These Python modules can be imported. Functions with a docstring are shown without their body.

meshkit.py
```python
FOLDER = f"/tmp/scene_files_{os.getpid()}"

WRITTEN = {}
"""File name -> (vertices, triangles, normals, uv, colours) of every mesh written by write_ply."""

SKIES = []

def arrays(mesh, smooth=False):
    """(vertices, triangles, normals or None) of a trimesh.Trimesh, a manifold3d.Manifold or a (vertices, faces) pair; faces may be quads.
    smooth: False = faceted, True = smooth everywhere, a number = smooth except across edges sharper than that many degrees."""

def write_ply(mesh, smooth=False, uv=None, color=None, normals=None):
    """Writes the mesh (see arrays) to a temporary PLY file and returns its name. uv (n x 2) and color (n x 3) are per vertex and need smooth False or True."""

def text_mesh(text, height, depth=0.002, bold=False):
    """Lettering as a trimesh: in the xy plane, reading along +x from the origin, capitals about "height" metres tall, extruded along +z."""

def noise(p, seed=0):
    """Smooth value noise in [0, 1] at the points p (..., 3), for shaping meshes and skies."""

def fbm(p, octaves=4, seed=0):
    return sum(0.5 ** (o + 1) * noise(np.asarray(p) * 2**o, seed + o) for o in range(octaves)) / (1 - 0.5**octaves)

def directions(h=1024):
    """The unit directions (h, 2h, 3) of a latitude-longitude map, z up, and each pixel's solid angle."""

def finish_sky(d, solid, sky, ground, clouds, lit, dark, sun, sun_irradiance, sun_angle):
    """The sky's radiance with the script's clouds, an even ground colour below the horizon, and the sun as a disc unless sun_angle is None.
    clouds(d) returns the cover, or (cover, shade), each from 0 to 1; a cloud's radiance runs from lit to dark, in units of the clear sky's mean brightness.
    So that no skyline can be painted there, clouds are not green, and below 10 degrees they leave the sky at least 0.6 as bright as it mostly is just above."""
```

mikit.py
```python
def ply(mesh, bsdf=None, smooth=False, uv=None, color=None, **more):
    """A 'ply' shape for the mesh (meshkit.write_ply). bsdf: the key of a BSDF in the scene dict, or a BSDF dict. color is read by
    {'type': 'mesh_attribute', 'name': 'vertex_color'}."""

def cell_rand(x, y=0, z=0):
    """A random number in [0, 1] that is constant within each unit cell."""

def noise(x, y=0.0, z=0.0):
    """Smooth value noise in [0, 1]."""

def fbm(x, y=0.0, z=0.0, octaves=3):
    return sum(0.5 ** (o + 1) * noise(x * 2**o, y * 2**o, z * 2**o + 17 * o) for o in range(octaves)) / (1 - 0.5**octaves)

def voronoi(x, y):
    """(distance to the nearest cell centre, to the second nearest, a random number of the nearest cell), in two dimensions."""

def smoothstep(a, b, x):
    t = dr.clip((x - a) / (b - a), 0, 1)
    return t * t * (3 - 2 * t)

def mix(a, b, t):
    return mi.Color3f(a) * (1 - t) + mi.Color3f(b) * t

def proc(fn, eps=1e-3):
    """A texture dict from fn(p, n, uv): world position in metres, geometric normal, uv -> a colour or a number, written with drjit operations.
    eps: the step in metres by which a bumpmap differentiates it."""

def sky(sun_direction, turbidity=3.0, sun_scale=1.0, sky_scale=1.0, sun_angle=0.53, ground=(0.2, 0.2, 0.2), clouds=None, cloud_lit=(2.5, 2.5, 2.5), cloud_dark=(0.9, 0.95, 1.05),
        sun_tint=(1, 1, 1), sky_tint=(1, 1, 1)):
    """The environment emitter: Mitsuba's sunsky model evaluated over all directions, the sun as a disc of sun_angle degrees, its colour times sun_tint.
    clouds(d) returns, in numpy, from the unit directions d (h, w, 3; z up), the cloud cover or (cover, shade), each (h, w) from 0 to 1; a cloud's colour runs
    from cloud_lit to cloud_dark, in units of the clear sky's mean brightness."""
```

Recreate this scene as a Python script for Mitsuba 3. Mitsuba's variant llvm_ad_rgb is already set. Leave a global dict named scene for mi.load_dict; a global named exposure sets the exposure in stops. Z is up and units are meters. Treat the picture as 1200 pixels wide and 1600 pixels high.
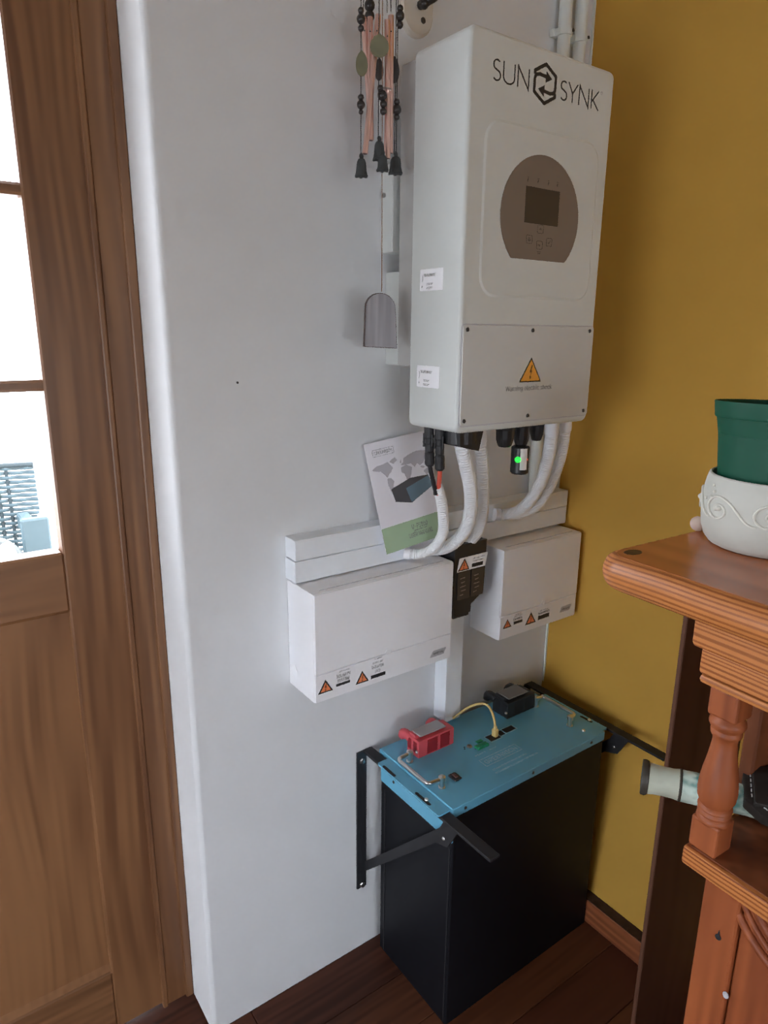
import math, random
import numpy as np, trimesh, mitsuba as mi, drjit as dr
import mikit, meshkit
import shapely.geometry as sg
from shapely import affinity
from shapely.ops import unary_union
T = mi.ScalarTransform4f
random.seed(7); rng = np.random.default_rng(7)
PI = math.pi

# ------------------------------------------------------------------ camera, sky, exposure
scene, labels = {'type': 'scene'}, {}
CAM = np.array([-1.28722, -1.06583, 1.37839])
_yaw, _pit, _rol, _f = math.radians(35.8296), math.radians(14.7830), math.radians(0.53373), 1071.386
_fw = np.array([math.sin(_yaw)*math.cos(_pit), math.cos(_yaw)*math.cos(_pit), -math.sin(_pit)])
_rt = np.array([math.cos(_yaw), -math.sin(_yaw), 0.0])
_up = np.cross(_rt, _fw)
_up = -math.sin(_rol)*_rt + math.cos(_rol)*_up
scene['camera'] = {'type': 'perspective', 'fov': math.degrees(2*math.atan(600/_f)), 'fov_axis': 'x', 'near_clip': 0.02, 'far_clip': 200.0,
                   'to_world': T().look_at(origin=CAM.tolist(), target=(CAM+_fw).tolist(), up=_up.tolist())}
exposure = 5.6
scene['sky'] = mikit.sky((0.5, 0.7, 0.75), turbidity=4.0, sun_scale=0.0, sky_scale=1.0, ground=(0.55, 0.54, 0.52),
                         clouds=lambda d: np.full(d.shape[:2], 0.93), cloud_lit=(1.38, 1.47, 1.60), cloud_dark=(1.0, 1.0, 1.0))
# daylight comes in through a wide opening in the wall on the left and through the glazed door

# ------------------------------------------------------------------ helpers
def tag(key, label=None, cat=None, group=None, kind=None):
    d = labels.setdefault(key, {})
    if label: d['label'] = label
    if cat: d['category'] = cat
    if group: d['group'] = group
    if kind: d['kind'] = kind
    return key

def key_of(name, parent=None):
    base = (parent + '__' + name) if parent else name
    k, i = base, 0
    while k in scene or k in labels:
        i += 1; k = f'{base}_{i:03d}'
    return k

def thing(name, label, cat, group=None, kind=None):
    k = key_of(name); labels[k] = {}
    return tag(k, label, cat, group, kind)

def obj(name, mesh, mat, parent=None, smooth=False, label=None, cat=None, group=None, kind=None, **more):
    k = key_of(name, parent)
    if isinstance(mesh, (list, tuple)) and len(mesh) and not isinstance(mesh[0], np.ndarray):
        mesh = trimesh.util.concatenate(mesh)
    scene[k] = mikit.ply(mesh, mat, smooth=smooth, **more)
    if label or cat or group or kind: tag(k, label, cat, group, kind)
    return k

def box(x0, x1, y0, y1, z0, z1):
    m = trimesh.creation.box(extents=(x1-x0, y1-y0, z1-z0))
    m.apply_translation(((x0+x1)/2, (y0+y1)/2, (z0+z1)/2))
    return m

def hull(p):
    return trimesh.convex.convex_hull(np.asarray(p, float))

def rbox(x0, x1, y0, y1, z0, z1, r=.004, n=3):
    """box with rounded edges"""
    r = min(r, (x1-x0)/2.01, (y1-y0)/2.01, (z1-z0)/2.01)
    a = np.linspace(0, PI/2, n+1)
    o = []
    for t in a:
        for s in (a if t < PI/2-1e-6 else [0]):
            o.append((math.cos(t)*math.cos(s), math.cos(t)*math.sin(s), math.sin(t)))
    o = np.array(o)
    pts = []
    for sx in (-1, 1):
        for sy in (-1, 1):
            for sz in (-1, 1):
                c = np.array([x0+r if sx < 0 else x1-r, y0+r if sy < 0 else y1-r, z0+r if sz < 0 else z1-r])
                pts.append(c + r*o*np.array([sx, sy, sz]))
    return hull(np.vstack(pts))

def cbox(x0, x1, y0, y1, z0, z1, c=.002):
    """box with chamfered edges"""
    return rbox(x0, x1, y0, y1, z0, z1, c, 1)

class Frame:
    """a plane in the room: origin, in-plane axes a and b, n = a x b outward"""
    def __init__(s, o, a, b):
        s.o, s.a, s.b = (np.asarray(v, float) for v in (o, a, b))
        s.a = s.a/np.linalg.norm(s.a); s.b = s.b/np.linalg.norm(s.b); s.n = np.cross(s.a, s.b)
        s.M = np.eye(4); s.M[:3, 0], s.M[:3, 1], s.M[:3, 2], s.M[:3, 3] = s.a, s.b, s.n, s.o
    def put(s, mesh):
        mesh = mesh.copy(); mesh.apply_transform(s.M); return mesh
    def ext(s, poly, d=.0006, base=0.0):
        out = []
        for g in getattr(poly, 'geoms', [poly]):
            if g.is_empty or g.area < 1e-10: continue
            m = trimesh.creation.extrude_polygon(g, d, engine='earcut'); m.apply_translation((0, 0, base)); out.append(m)
        return s.put(trimesh.util.concatenate(out))
    def text(s, txt, x, y, h, d=.0006, width=None, center=True, bold=False, base=0.0):
        m = meshkit.text_mesh(txt, h, d, bold)
        w = m.bounds[1][0]-m.bounds[0][0]
        sx = width/w if width else 1.0
        m.apply_translation((-m.bounds[0][0], 0, base)); m.apply_scale((sx, 1, 1))
        m.apply_translation((x-(sx*w/2 if center else 0), y, 0))
        return s.put(m)

def rrect(x0, x1, y0, y1, r):
    r = min(r, (x1-x0)/2.01, (y1-y0)/2.01)
    return sg.box(x0+r, y0+r, x1-r, y1-r).buffer(r, quad_segs=6)

def stroke(pts, w, cap='flat'):
    return sg.LineString(pts).buffer(w/2, cap_style=cap, join_style='mitre', quad_segs=6)

def spline(pts, n=60):
    p = np.asarray(pts, float)
    from scipy.interpolate import CubicSpline
    t = np.concatenate([[0], np.cumsum(np.linalg.norm(np.diff(p, axis=0), axis=1))])
    return CubicSpline(t, p)(np.linspace(0, t[-1], n)), t[-1]

def tube(path, rad, sides=14, caps=True):
    """tube round a path with parallel-transported rings; rad number or per point"""
    p = np.asarray(path, float); n = len(p)
    rad = np.broadcast_to(np.asarray(rad, float), (n,))
    t = np.gradient(p, axis=0); t /= np.linalg.norm(t, axis=1, keepdims=True)+1e-12
    a = np.cross(t[0], [0.31, 0.2, 0.93]); a /= np.linalg.norm(a)
    ang = np.arange(sides)*2*PI/sides
    V = []
    for i in range(n):
        a = a - t[i]*(a@t[i]); a /= np.linalg.norm(a); b = np.cross(t[i], a)
        V.append(p[i] + rad[i]*(np.cos(ang)[:, None]*a + np.sin(ang)[:, None]*b))
    V = np.vstack(V); F = []
    i, j = np.meshgrid(np.arange(n-1), np.arange(sides), indexing='ij')
    q = np.stack([i*sides+j, i*sides+(j+1) % sides, (i+1)*sides+(j+1) % sides, (i+1)*sides+j], -1).reshape(-1, 4)
    F = [q[:, [0, 1, 2]], q[:, [0, 2, 3]]]
    if caps:
        V = np.vstack([V, p[:1], p[-1:]]); k = len(V); jj = np.arange(sides)
        F.append(np.stack([np.full(sides, k-2), (jj+1) % sides, jj], 1))
        F.append(np.stack([np.full(sides, k-1), (n-1)*sides+jj, (n-1)*sides+(jj+1) % sides], 1))
    return trimesh.Trimesh(V, np.vstack(F), process=False)

def lathe(prof, sides=40, center=(0, 0, 0), axis=(0, 0, 1)):
    """profile [(r, h)] turned about an axis through center"""
    pr = np.asarray(prof, float)
    ax = np.asarray(axis, float); ax /= np.linalg.norm(ax)
    a = np.cross(ax, [1, 0, 0] if abs(ax[0]) < .9 else [0, 1, 0]); a /= np.linalg.norm(a); b = np.cross(ax, a)
    ang = np.arange(sides)*2*PI/sides
    V = np.vstack([np.asarray(center)+h*ax+r*(np.cos(ang)[:, None]*a+np.sin(ang)[:, None]*b) for r, h in pr])
    n = len(pr)
    i, j = np.meshgrid(np.arange(n-1), np.arange(sides), indexing='ij')
    q = np.stack([i*sides+j, i*sides+(j+1) % sides, (i+1)*sides+(j+1) % sides, (i+1)*sides+j], -1).reshape(-1, 4)
    F = [q[:, [0, 1, 2]], q[:, [0, 2, 3]]]
    V = np.vstack([V, np.asarray(center)+pr[0][1]*ax, np.asarray(center)+pr[-1][1]*ax]); k = len(V); jj = np.arange(sides)
    F.append(np.stack([np.full(sides, k-2), (jj+1) % sides, jj], 1)); F.append(np.stack([np.full(sides, k-1), (n-1)*sides+jj, (n-1)*sides+(jj+1) % sides], 1))
    return trimesh.Trimesh(V, np.vstack(F), process=False)

def cyl(p0, p1, r, sides=20, chamfer=0.0):
    p0, p1 = np.asarray(p0, float), np.asarray(p1, float); L = np.linalg.norm(p1-p0); c = min(chamfer, r*.5, L*.4)
    prof = [(r-c, 0), (r, c), (r, L-c), (r-c, L)] if c else [(r, 0), (r, L)]
    return lathe(prof, sides, p0, p1-p0)

def ball(c, r, s=(1, 1, 1), sub=2):
    m = trimesh.creation.icosphere(subdivisions=sub, radius=r); m.apply_scale(s); m.apply_translation(c); return m

def prism(poly, z0, z1):
    m = trimesh.creation.extrude_polygon(poly, z1-z0, engine='earcut'); m.apply_translation((0, 0, z0)); return m

# ------------------------------------------------------------------ materials
nz, fbm, sst, mix = mikit.noise, mikit.fbm, mikit.smoothstep, mikit.mix
def pri(name, col, rough=.5, spec=.5, bump=None, **k):
    b = {'type': 'principled', 'base_color': col if isinstance(col, dict) else {'type': 'rgb', 'value': list(col)}, 'roughness': rough, 'specular': spec, **k}
    if bump: b = {'type': 'bumpmap', 'bump': mikit.proc(bump[0], bump[2] if len(bump) > 2 else 1e-3), 'scale': bump[1], 'bsdf': b}
    scene[name] = {'type': 'twosided', 'bsdf': b}
    return name
def mottled(col, amt, s=6.0):
    c = np.array(col)
    return mikit.proc(lambda p, n, uv: mix((c*(1-amt)).tolist(), (c*(1+amt)).tolist(), fbm(p.x*s, p.y*s, p.z*s, 3)))
plaster_bump = lambda p, n, uv: fbm(p.x*70+p.y*31, p.z*70, p.y*70, 3)
pri('m_wall_white', mottled((.65, .655, .66), .04, 4), .75, .3, (plaster_bump, .0012))
pri('m_wall_yellow', mottled((.57, .32, .056), .06, 5), .7, .3, (plaster_bump, .0012))
pri('m_wall_plain', (.74, .75, .77), .8, .2)
pri('m_ceiling', (.36, .32, .28), .8, .2)

def wood(c0, c1, along, fine=160.0, wide=14.0):
    """straight-grained wood: c0 light, c1 dark, along = axis of the grain in world space"""
    al = np.asarray(along, float); al /= np.linalg.norm(al)
    b = np.cross(al, [0.12, 0.93, 0.35] if abs(al[1]) < .9 else [0.9, .1, .35]); b /= np.linalg.norm(b); c = np.cross(al, b)
    def f(p, n, uv):
        u = p.x*al[0]+p.y*al[1]+p.z*al[2]; v = p.x*b[0]+p.y*b[1]+p.z*b[2]; w = p.x*c[0]+p.y*c[1]+p.z*c[2]
        wob = nz(u*3.0, v*9.0, w*9.0)*1.6
        ring = nz(v*wide+wob, w*wide+wob*.7, u*.6)
        st = nz(v*fine+wob*3, w*fine*.9, u*4.0)
        t = dr.clip(.42*ring+.5*st*ring+.34*st, 0, 1)
        return mix(c0, c1, sst(.15, .95, t))
    return mikit.proc(f)
pri('m_door_v', wood((.245, .116, .050), (.125, .053, .023), (0, 0, 1), 120, 10), .36, .5)
pri('m_door_h', wood((.235, .112, .050), (.12, .053, .023), (1, 0, 0), 120, 10), .36, .5)
pri('m_base', wood((.36, .12, .045), (.20, .06, .025), (0, 1, 0), 90, 14), .45, .4)
pri('m_base_cap', mottled((.055, .03, .02), .4, 60), .7, .2)
for i, (a, b) in enumerate([((.105, .033, .015), (.045, .015, .008)), ((.09, .028, .014), (.038, .013, .007)), ((.12, .042, .018), (.052, .018, .009))]):
    pri(f'm_plank_{i}', wood(a, b, (1, 0, 0), 140, 12), .55, .25)
_d = math.radians(3.0)
DU, DV = np.array([math.cos(_d), -math.sin(_d), 0]), np.array([-math.sin(_d), -math.cos(_d), 0])
DZ = np.array([0, 0, 1.0])
def pine_lines(p, n, uv):
    uu = p.x*DU[0]+p.y*DU[1]; vv = p.x*DV[0]+p.y*DV[1]
    d = p.z+.30*uu+.012*nz(vv*3.0, p.z*6.0, uu*6.0)+.004*nz(vv*14.0, p.z*20.0)
    t = .5+.5*dr.sin(6.2832*(d*185.0+1.3*nz(d*55.0, vv*1.2, 3.0)))
    k = sst(.35, .95, t)*(.45+.55*nz(d*90.0, vv*.8, 5.0))
    return mix((.50, .185, .055), (.20, .052, .014), dr.clip(k+.22*fbm(d*40.0, vv*3.0, uu*8.0), 0, 1))
pri('m_pine_v', mikit.proc(pine_lines), .36, .45)
pri('m_pine_top', wood((.42, .135, .045), (.27, .075, .025), DV, 60, 9), .22, .6)
pri('m_pine_z', wood((.31, .085, .028), (.17, .042, .015), (0, 0, 1), 150, 16), .45, .35)
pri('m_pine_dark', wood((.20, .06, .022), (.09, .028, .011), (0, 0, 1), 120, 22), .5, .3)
pri('m_board', wood((.125, .055, .033), (.08, .034, .02), (0, 0, 1), 60, 6), .6, .2)
pri('m_knot', (.06, .025, .012), .4)
pri('m_inv', (.60, .62, .60), .42, .4, (lambda p, n, uv: fbm(p.x*900, p.y*900, p.z*900, 2), .00006, 3e-4))
pri('m_inv_panel', (.57, .575, .56), .48, .4, (lambda p, n, uv: fbm(p.x*900, p.y*900, p.z*900, 2), .00006, 3e-4))
pri('m_heatsink', mottled((.46, .455, .44), .08, 30), .5, .4)
pri('m_white_plastic', (.80, .80, .82), .35, .5)
pri('m_trunk', (.74, .77, .80), .38, .5)
pri('m_conduit', (.80, .81, .82), .36, .5)
pri('m_pvc', (.70, .74, .72), .4, .5)
pri('m_black', (.022, .023, .025), .35, .5)
pri('m_black_matte', (.018, .018, .020), .55, .35)
pri('m_body_black', (.006, .0065, .009), .5, .22)
pri('m_ink', (.018, .018, .02), .5)
pri('m_ink_grey', (.16, .16, .16), .5)
pri('m_ink_soft', (.42, .42, .44), .5)
pri('m_seam', (.50, .50, .52), .6)
pri('m_bezel', (.19, .155, .13), .34, .5)
pri('m_screen', (.05, .041, .036), .2, .5)
pri('m_glyph', (.075, .06, .052), .4)
pri('m_orange', (.72, .33, .055), .5)
pri('m_orange_red', (.72, .22, .09), .5)
pri('m_bolt_ink', (.10, .03, .01), .5)
pri('m_notice', (.80, .80, .82), .4)
pri('m_sticker', (.86, .86, .88), .4)
pri('m_screw_dark', (.07, .07, .07), .35, .5, metallic=.6)
pri('m_chrome', (.78, .78, .76), .12, .5, metallic=1.0)
pri('m_steel', (.42, .40, .38), .3, .5, metallic=1.0)
pri('m_blue', (.13, .41, .585), .36, .5, (lambda p, n, uv: fbm(p.x*1500, p.y*1500, p.z*1500, 2), .00004, 3e-4))
pri('m_blue_line', (.36, .55, .66), .5)
pri('m_red', (.60, .085, .10), .4, .5)
pri('m_red_dark', (.25, .015, .02), .5)
pri('m_clear', (.36, .33, .34), .15, .6)
pri('m_clear_dark', (.20, .20, .20), .15, .6)
pri('m_green_term', (.02, .25, .12), .4)
pri('m_yellow_cable', (.74, .56, .22), .45)
pri('m_red_cable', (.72, .12, .08), .4)
pri('m_paper', (.86, .84, .89), .6, .3)
pri('m_paper_green', (.40, .54, .36), .6, .3)
pri('m_map', (.50, .48, .52), .6)
pri('m_print_blue', (.15, .23, .29), .5)
pri('m_print_dark', (.09, .09, .10), .5)
pri('m_copper', (.92, .62, .55), .30, .5, metallic=.9)
pri('m_copper_in', (.12, .06, .05), .5)
pri('m_bell', mottled((.045, .05, .05), .3, 90), .55, .4)
pri('m_bead', (.03, .026, .024), .3, .5)
pri('m_string', (.03, .027, .025), .8)
pri('m_string_tan', (.25, .14, .08), .8)
pri('m_disc', mottled((.17, .165, .10), .25, 60), .5, .4)
pri('m_disc_dark', mottled((.06, .055, .05), .3, 60), .5, .4)
pri('m_sail', wood((.40, .385, .40), (.24, .23, .245), (0, 0, 1), 220, 40), .6, .3)
pri('m_sail_edge', (.09, .065, .06), .6)
pri('m_plaque', mottled((.60, .55, .48), .05, 20), .45, .4)
pri('m_pot_white', mottled((.48, .475, .425), .05, 25), .5, .4)
pri('m_pot_trim', (.60, .585, .52), .45)
pri('m_pot_green', (.004, .068, .038), .5, .3)
pri('m_soil', (.03, .02, .014), .9)
def marble(p, n, uv):
    t = fbm(p.x*60, p.y*60, p.z*60, 3)
    return mix((.10, .26, .22), (.55, .66, .58), sst(.35, .62, t))
pri('m_handle_green', mikit.proc(marble), .22, .6)
pri('m_handle_white', mottled((.50, .53, .43), .16, 50), .22, .6)
pri('m_handle_ring', (.05, .045, .035), .4)
pri('m_leather', mottled((.022, .019, .016), .3, 60), .42, .5)
pri('m_stitch', (.45, .45, .44), .6)
pri('m_brass', (.44, .36, .16), .3, .5, metallic=1.0)
pri('m_pebble', (.55, .42, .35), .6)
pri('m_wicker', (.075, .115, .13), .6)
pri('m_wicker_dark', (.03, .045, .05), .6)
pri('m_patio', (.72, .70, .66), .8, .2)
pri('m_patio_wall', (.86, .86, .84), .8, .2)
pri('m_cushion', (.045, .065, .075), .8, .2)
pri('m_pink', (.30, .10, .13), .8, .2)
pri('m_pale', (.25, .27, .27), .8, .2)
scene['m_glass'] = {'type': 'thindielectric', 'int_ior': 1.5}

# ------------------------------------------------------------------ room shell
H = 2.52
XE, XD, RY = -.9316, -1.852, .20          # wall end at the door, other side of the doorway, wall thickness
LW = -2.7
r = .010
arc = [(XE+r-r*math.cos(t), r-r*math.sin(t)) for t in np.linspace(0, PI/2, 7)]
pol = sg.Polygon([(XE, RY)] + arc + [(.2, 0), (.2, RY)])
polL = sg.Polygon([(LW, RY), (LW, 0), (XD-r, 0), (XD, r), (XD, RY)])
obj('wall_back', [prism(pol, 0, H), prism(polL, 0, H), box(XD, XE, 0, RY, 2.06, H)], 'm_wall_white', smooth=25, kind='structure', label='white plastered wall that carries the electrical boxes')
prof = sg.Polygon([(-.066, 0), (-.066, .065), (-.046, .20), (-.022, .37), (-.006, .49), (0, .54), (0, H), (.2, H), (.2, 0)])
yw = Frame((0, RY, 0), (1, 0, 0), (0, 0, 1))
obj('wall_right', yw.ext(prof, 3.8+RY), 'm_wall_yellow', smooth=25, kind='structure', label='ochre yellow wall at right angles to the white wall')
obj('trim_1', box(-.0045, .0, -.0045, .0, .5, H), 'm_pvc', kind='structure', label='thin pale line where white and yellow wall meet')
WY0, WY1, WZ0, WZ1 = -1.45, -.30, .42, 1.45     # opening
obj('wall_left', [box(LW-.2, LW, -3.8, RY, 0, WZ0), box(LW-.2, LW, -3.8, RY, WZ1, H), box(LW-.2, LW, WY1, RY, WZ0, WZ1), box(LW-.2, LW, -3.8, WY0, WZ0, WZ1)], 'm_wall_plain', kind='structure', label='wall with the wide garden opening, out of frame')
VX0, VX1, VZ0, VZ1 = -2.35, -.75, .55, 1.55           # window behind the viewer
obj('wall_front', [box(LW-.2, .2, -3.8, -3.6, 0, VZ0), box(LW-.2, .2, -3.8, -3.6, VZ1, H), box(LW-.2, VX0, -3.8, -3.6, VZ0, VZ1), box(VX1, .2, -3.8, -3.6, VZ0, VZ1)], 'm_wall_plain', kind='structure', label='wall with a window behind the viewer')
obj('ceiling', box(LW-.2, .2, -3.8, RY, H, H+.1), 'm_ceiling', kind='structure', label='ceiling, out of frame')
fl = obj('floor', box(LW-.2, .2, -3.8, RY, -.08, -.012), 'm_plank_1', kind='structure', label='dark reddish brown wooden floor')
PW = .112
for row in range(int(3.6/PW)+1):
    y1 = .0 - row*PW; y0 = y1-PW
    if y0 < -3.6: y0 = -3.6
    if y1-y0 < .02: continue
    x = -3.6; k = 0
    off = [.55, 1.25, .2, .9][row % 4]
    cuts = [LW] + [LW+off+1.3*i for i in range(4) if LW+off+1.3*i < -.1] + [.0]
    for a, b in zip(cuts[:-1], cuts[1:]):
        obj('plank', cbox(a+.0006, b-.0006, y0+.0006, y1-.0006, -.012, 0.0, .0012), f'm_plank_{(row*7+int(a*10)) % 3}', fl)
obj('baseboard_right', cbox(-.0935, -.064, -3.6, -.0, 0, .0645, .003), 'm_base', kind='structure', label='reddish wooden baseboard along the yellow wall')
obj('cap', box(-.0925, -.066, -3.6, -.0, .0645, .0662), 'm_base_cap', 'baseboard_right', label='dark painted top edge')

# doorway: frame, glazed door leaf
door = thing('door_1', 'brown wooden glazed door in the doorway at the left edge', None, kind='structure')
FY = .112
obj('frame', [cbox(XE-.056, XE, FY, RY-.002, 0, 2.06, .003), cbox(XD, XD+.056, FY, RY-.002, 0, 2.06, .003), cbox(XD+.056, XE-.056, FY, RY-.002, 2.005, 2.06, .003)], 'm_door_v', door, label='brown wooden door frame')
obj('frame_bead', [cbox(XE-.064, XE-.055, FY-.004, FY+.02, 0, 2.02, .002), cbox(XE-.016, XE-.0006, FY-.007, FY+.004, 0, 2.06, .002)], 'm_door_v', door)
LX1, LX0 = XE-.060, XD+.060       # leaf
LY0, LY1 = FY+.006, FY+.046
GX1, GX0 = -1.0818, -1.702      # glazing field
gz = [1.019, 1.283, 1.300, 1.565, 1.582, 1.847, 1.864, 1.955]
stR = obj('stile', cbox(GX1-.004, LX1, LY0, LY1, .005, 2.0, .003), 'm_door_v', door)
obj('stile', cbox(LX0, GX0+.004, LY0, LY1, .005, 2.0, .003), 'm_door_v', door)
for z0, z1 in ((.9153, 1.019), (.005, .147), (1.955, 2.0)):
    obj('rail', cbox(GX0+.004, GX1-.004, LY0+.0005, LY1, z0, z1, .003), 'm_door_h', door)
# bead round the glass and the muntins
obj('glazing_bead', [hull([(GX1+.0105, LY0+.002, 1.019), (GX1-.001, LY0+.014, 1.0), (GX1+.0105, LY0+.016, 1.0), (GX1+.0105, LY0+.002, 1.955), (GX1-.001, LY0+.014, 1.955), (GX1+.0105, LY0+.016, 1.955)])], 'm_door_v', door)
for za, zb in ((1.283, 1.300), (1.565, 1.582), (1.847, 1.864)):
    obj('muntin', cbox(GX0, GX1+.004, LY0+.004, LY1-.004, za, zb, .004), 'm_door_h', door)
mx = (GX0+GX1)/2
obj('muntin', cbox(mx-.009, mx+.009, LY0+.004, LY1-.004, 1.0, 1.96, .004), 'm_door_v', door)
for za, zb in ((1.010, 1.288), (1.296, 1.570), (1.577, 1.852), (1.859, 1.96)):
    for xa, xb in ((GX0-.004, mx-.004), (mx+.004, GX1+.004)):
        obj('pane', trimesh.Trimesh([(xa, LY0+.021, za), (xb, LY0+.021, za), (xb, LY0+.021, zb), (xa, LY0+.021, zb)], [(0, 1, 2), (0, 2, 3)], process=False), 'm_glass', door)
# lower panel: fielded board in a bevelled recess
px0, px1, pz0, pz1 = -1.69, -1.0735, .147, .9153
obj('panel', cbox(px0, px1, LY0+.015, LY1-.01, pz0-.005, pz1+.005, .002), 'm_door_v', door)
obj('panel_moulding', [hull([(px1+.004, LY0+.001, pz0), (px1+.004, LY0+.001, pz1), (px1+.004, LY0+.016, pz0), (px1+.004, LY0+.016, pz1), (px1-.011, LY0+.0155, pz0), (px1-.011, LY0+.0155, pz1)]),
                       hull([(px0, LY0+.001, pz1+.003), (px1, LY0+.001, pz1+.003), (px0, LY0+.016, pz1+.003), (px1, LY0+.016, pz1+.003), (px0, LY0+.0155, pz1-.008), (px1, LY0+.0155, pz1-.008)]),
                       hull([(px0, LY0+.001, pz0-.003), (px1, LY0+.001, pz0-.003), (px0, LY0+.016, pz0-.003), (px1, LY0+.016, pz0-.003), (px0, LY0+.0155, pz0+.010), (px1, LY0+.0155, pz0+.010)])], 'm_door_v', door)

# ------------------------------------------------------------------ solar inverter
IX0, IX1, IYF, IYB, IZ0, IZ1 = -.5409, -.2109, -.2308, -.106, 1.2165, 1.8033
inv = thing('solar_inverter', 'large white wall-mounted box with SUN SYNK logo and round-topped display, high on the white wall', 'inverter')
def inv_ring(y, inset):
    a = np.array(rrect(IX0, IX1, IZ0, IZ1, .013).buffer(-inset).exterior.coords)[:-1]
    return np.c_[a[:, 0], np.full(len(a), y), a[:, 1]]
obj('body', hull(np.vstack([inv_ring(IYB, 1e-6)] + [inv_ring(IYF+.0065*(1-math.sin(t)), max(1e-6, .0065*(1-math.cos(t)))) for t in np.linspace(0, PI/2, 6)])), 'm_inv', inv, smooth=35)
obj('heat_sink', [cbox(-.530, -.222, -.106, -.052, 1.3185, 1.797, .003)] + [box(-.50+.02*i, -.497+.02*i, -.052, -.040, 1.33, 1.78) for i in range(14)], 'm_heatsink', inv, label='grey metal rear half')
F = Frame((0, IYF, 0), (1, 0, 0), (0, 0, 1))
L_ = Frame((IX0, 0, 0), (0, -1, 0), (0, 0, 1))        # left side face: a = -y
def plateau(f, poly, d, slope, base=0.0):
    a = np.array(poly.exterior.coords)[:-1]; b = np.array(poly.buffer(-slope).exterior.coords)[:-1]
    m = hull(np.vstack([np.c_[a, np.full(len(a), base-.0002)], np.c_[b, np.full(len(b), base+d)]]))
    return f.put(m)
obj('raised_field', plateau(F, rrect(-.506, -.236, 1.432, 1.690, .034), .0014, .0045), 'm_inv', inv, smooth=12)
FB = .0014
bz = sg.Point(-.3745, 1.5605).buffer(.0925, quad_segs=24).intersection(sg.box(-1, 1.4942, 0, 2)).buffer(-.004).buffer(.004)
bezel = obj('display_bezel', F.ext(bz, .0016, FB-.0004), 'm_bezel', inv, label='brown-grey display surround with a flat bottom')
b2 = FB+.0012
obj('screen', F.ext(sg.box(-.4134, 1.5497, -.3333, 1.6037), .0004, b2), 'm_screen', bezel, label='dark rectangular screen')
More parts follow.
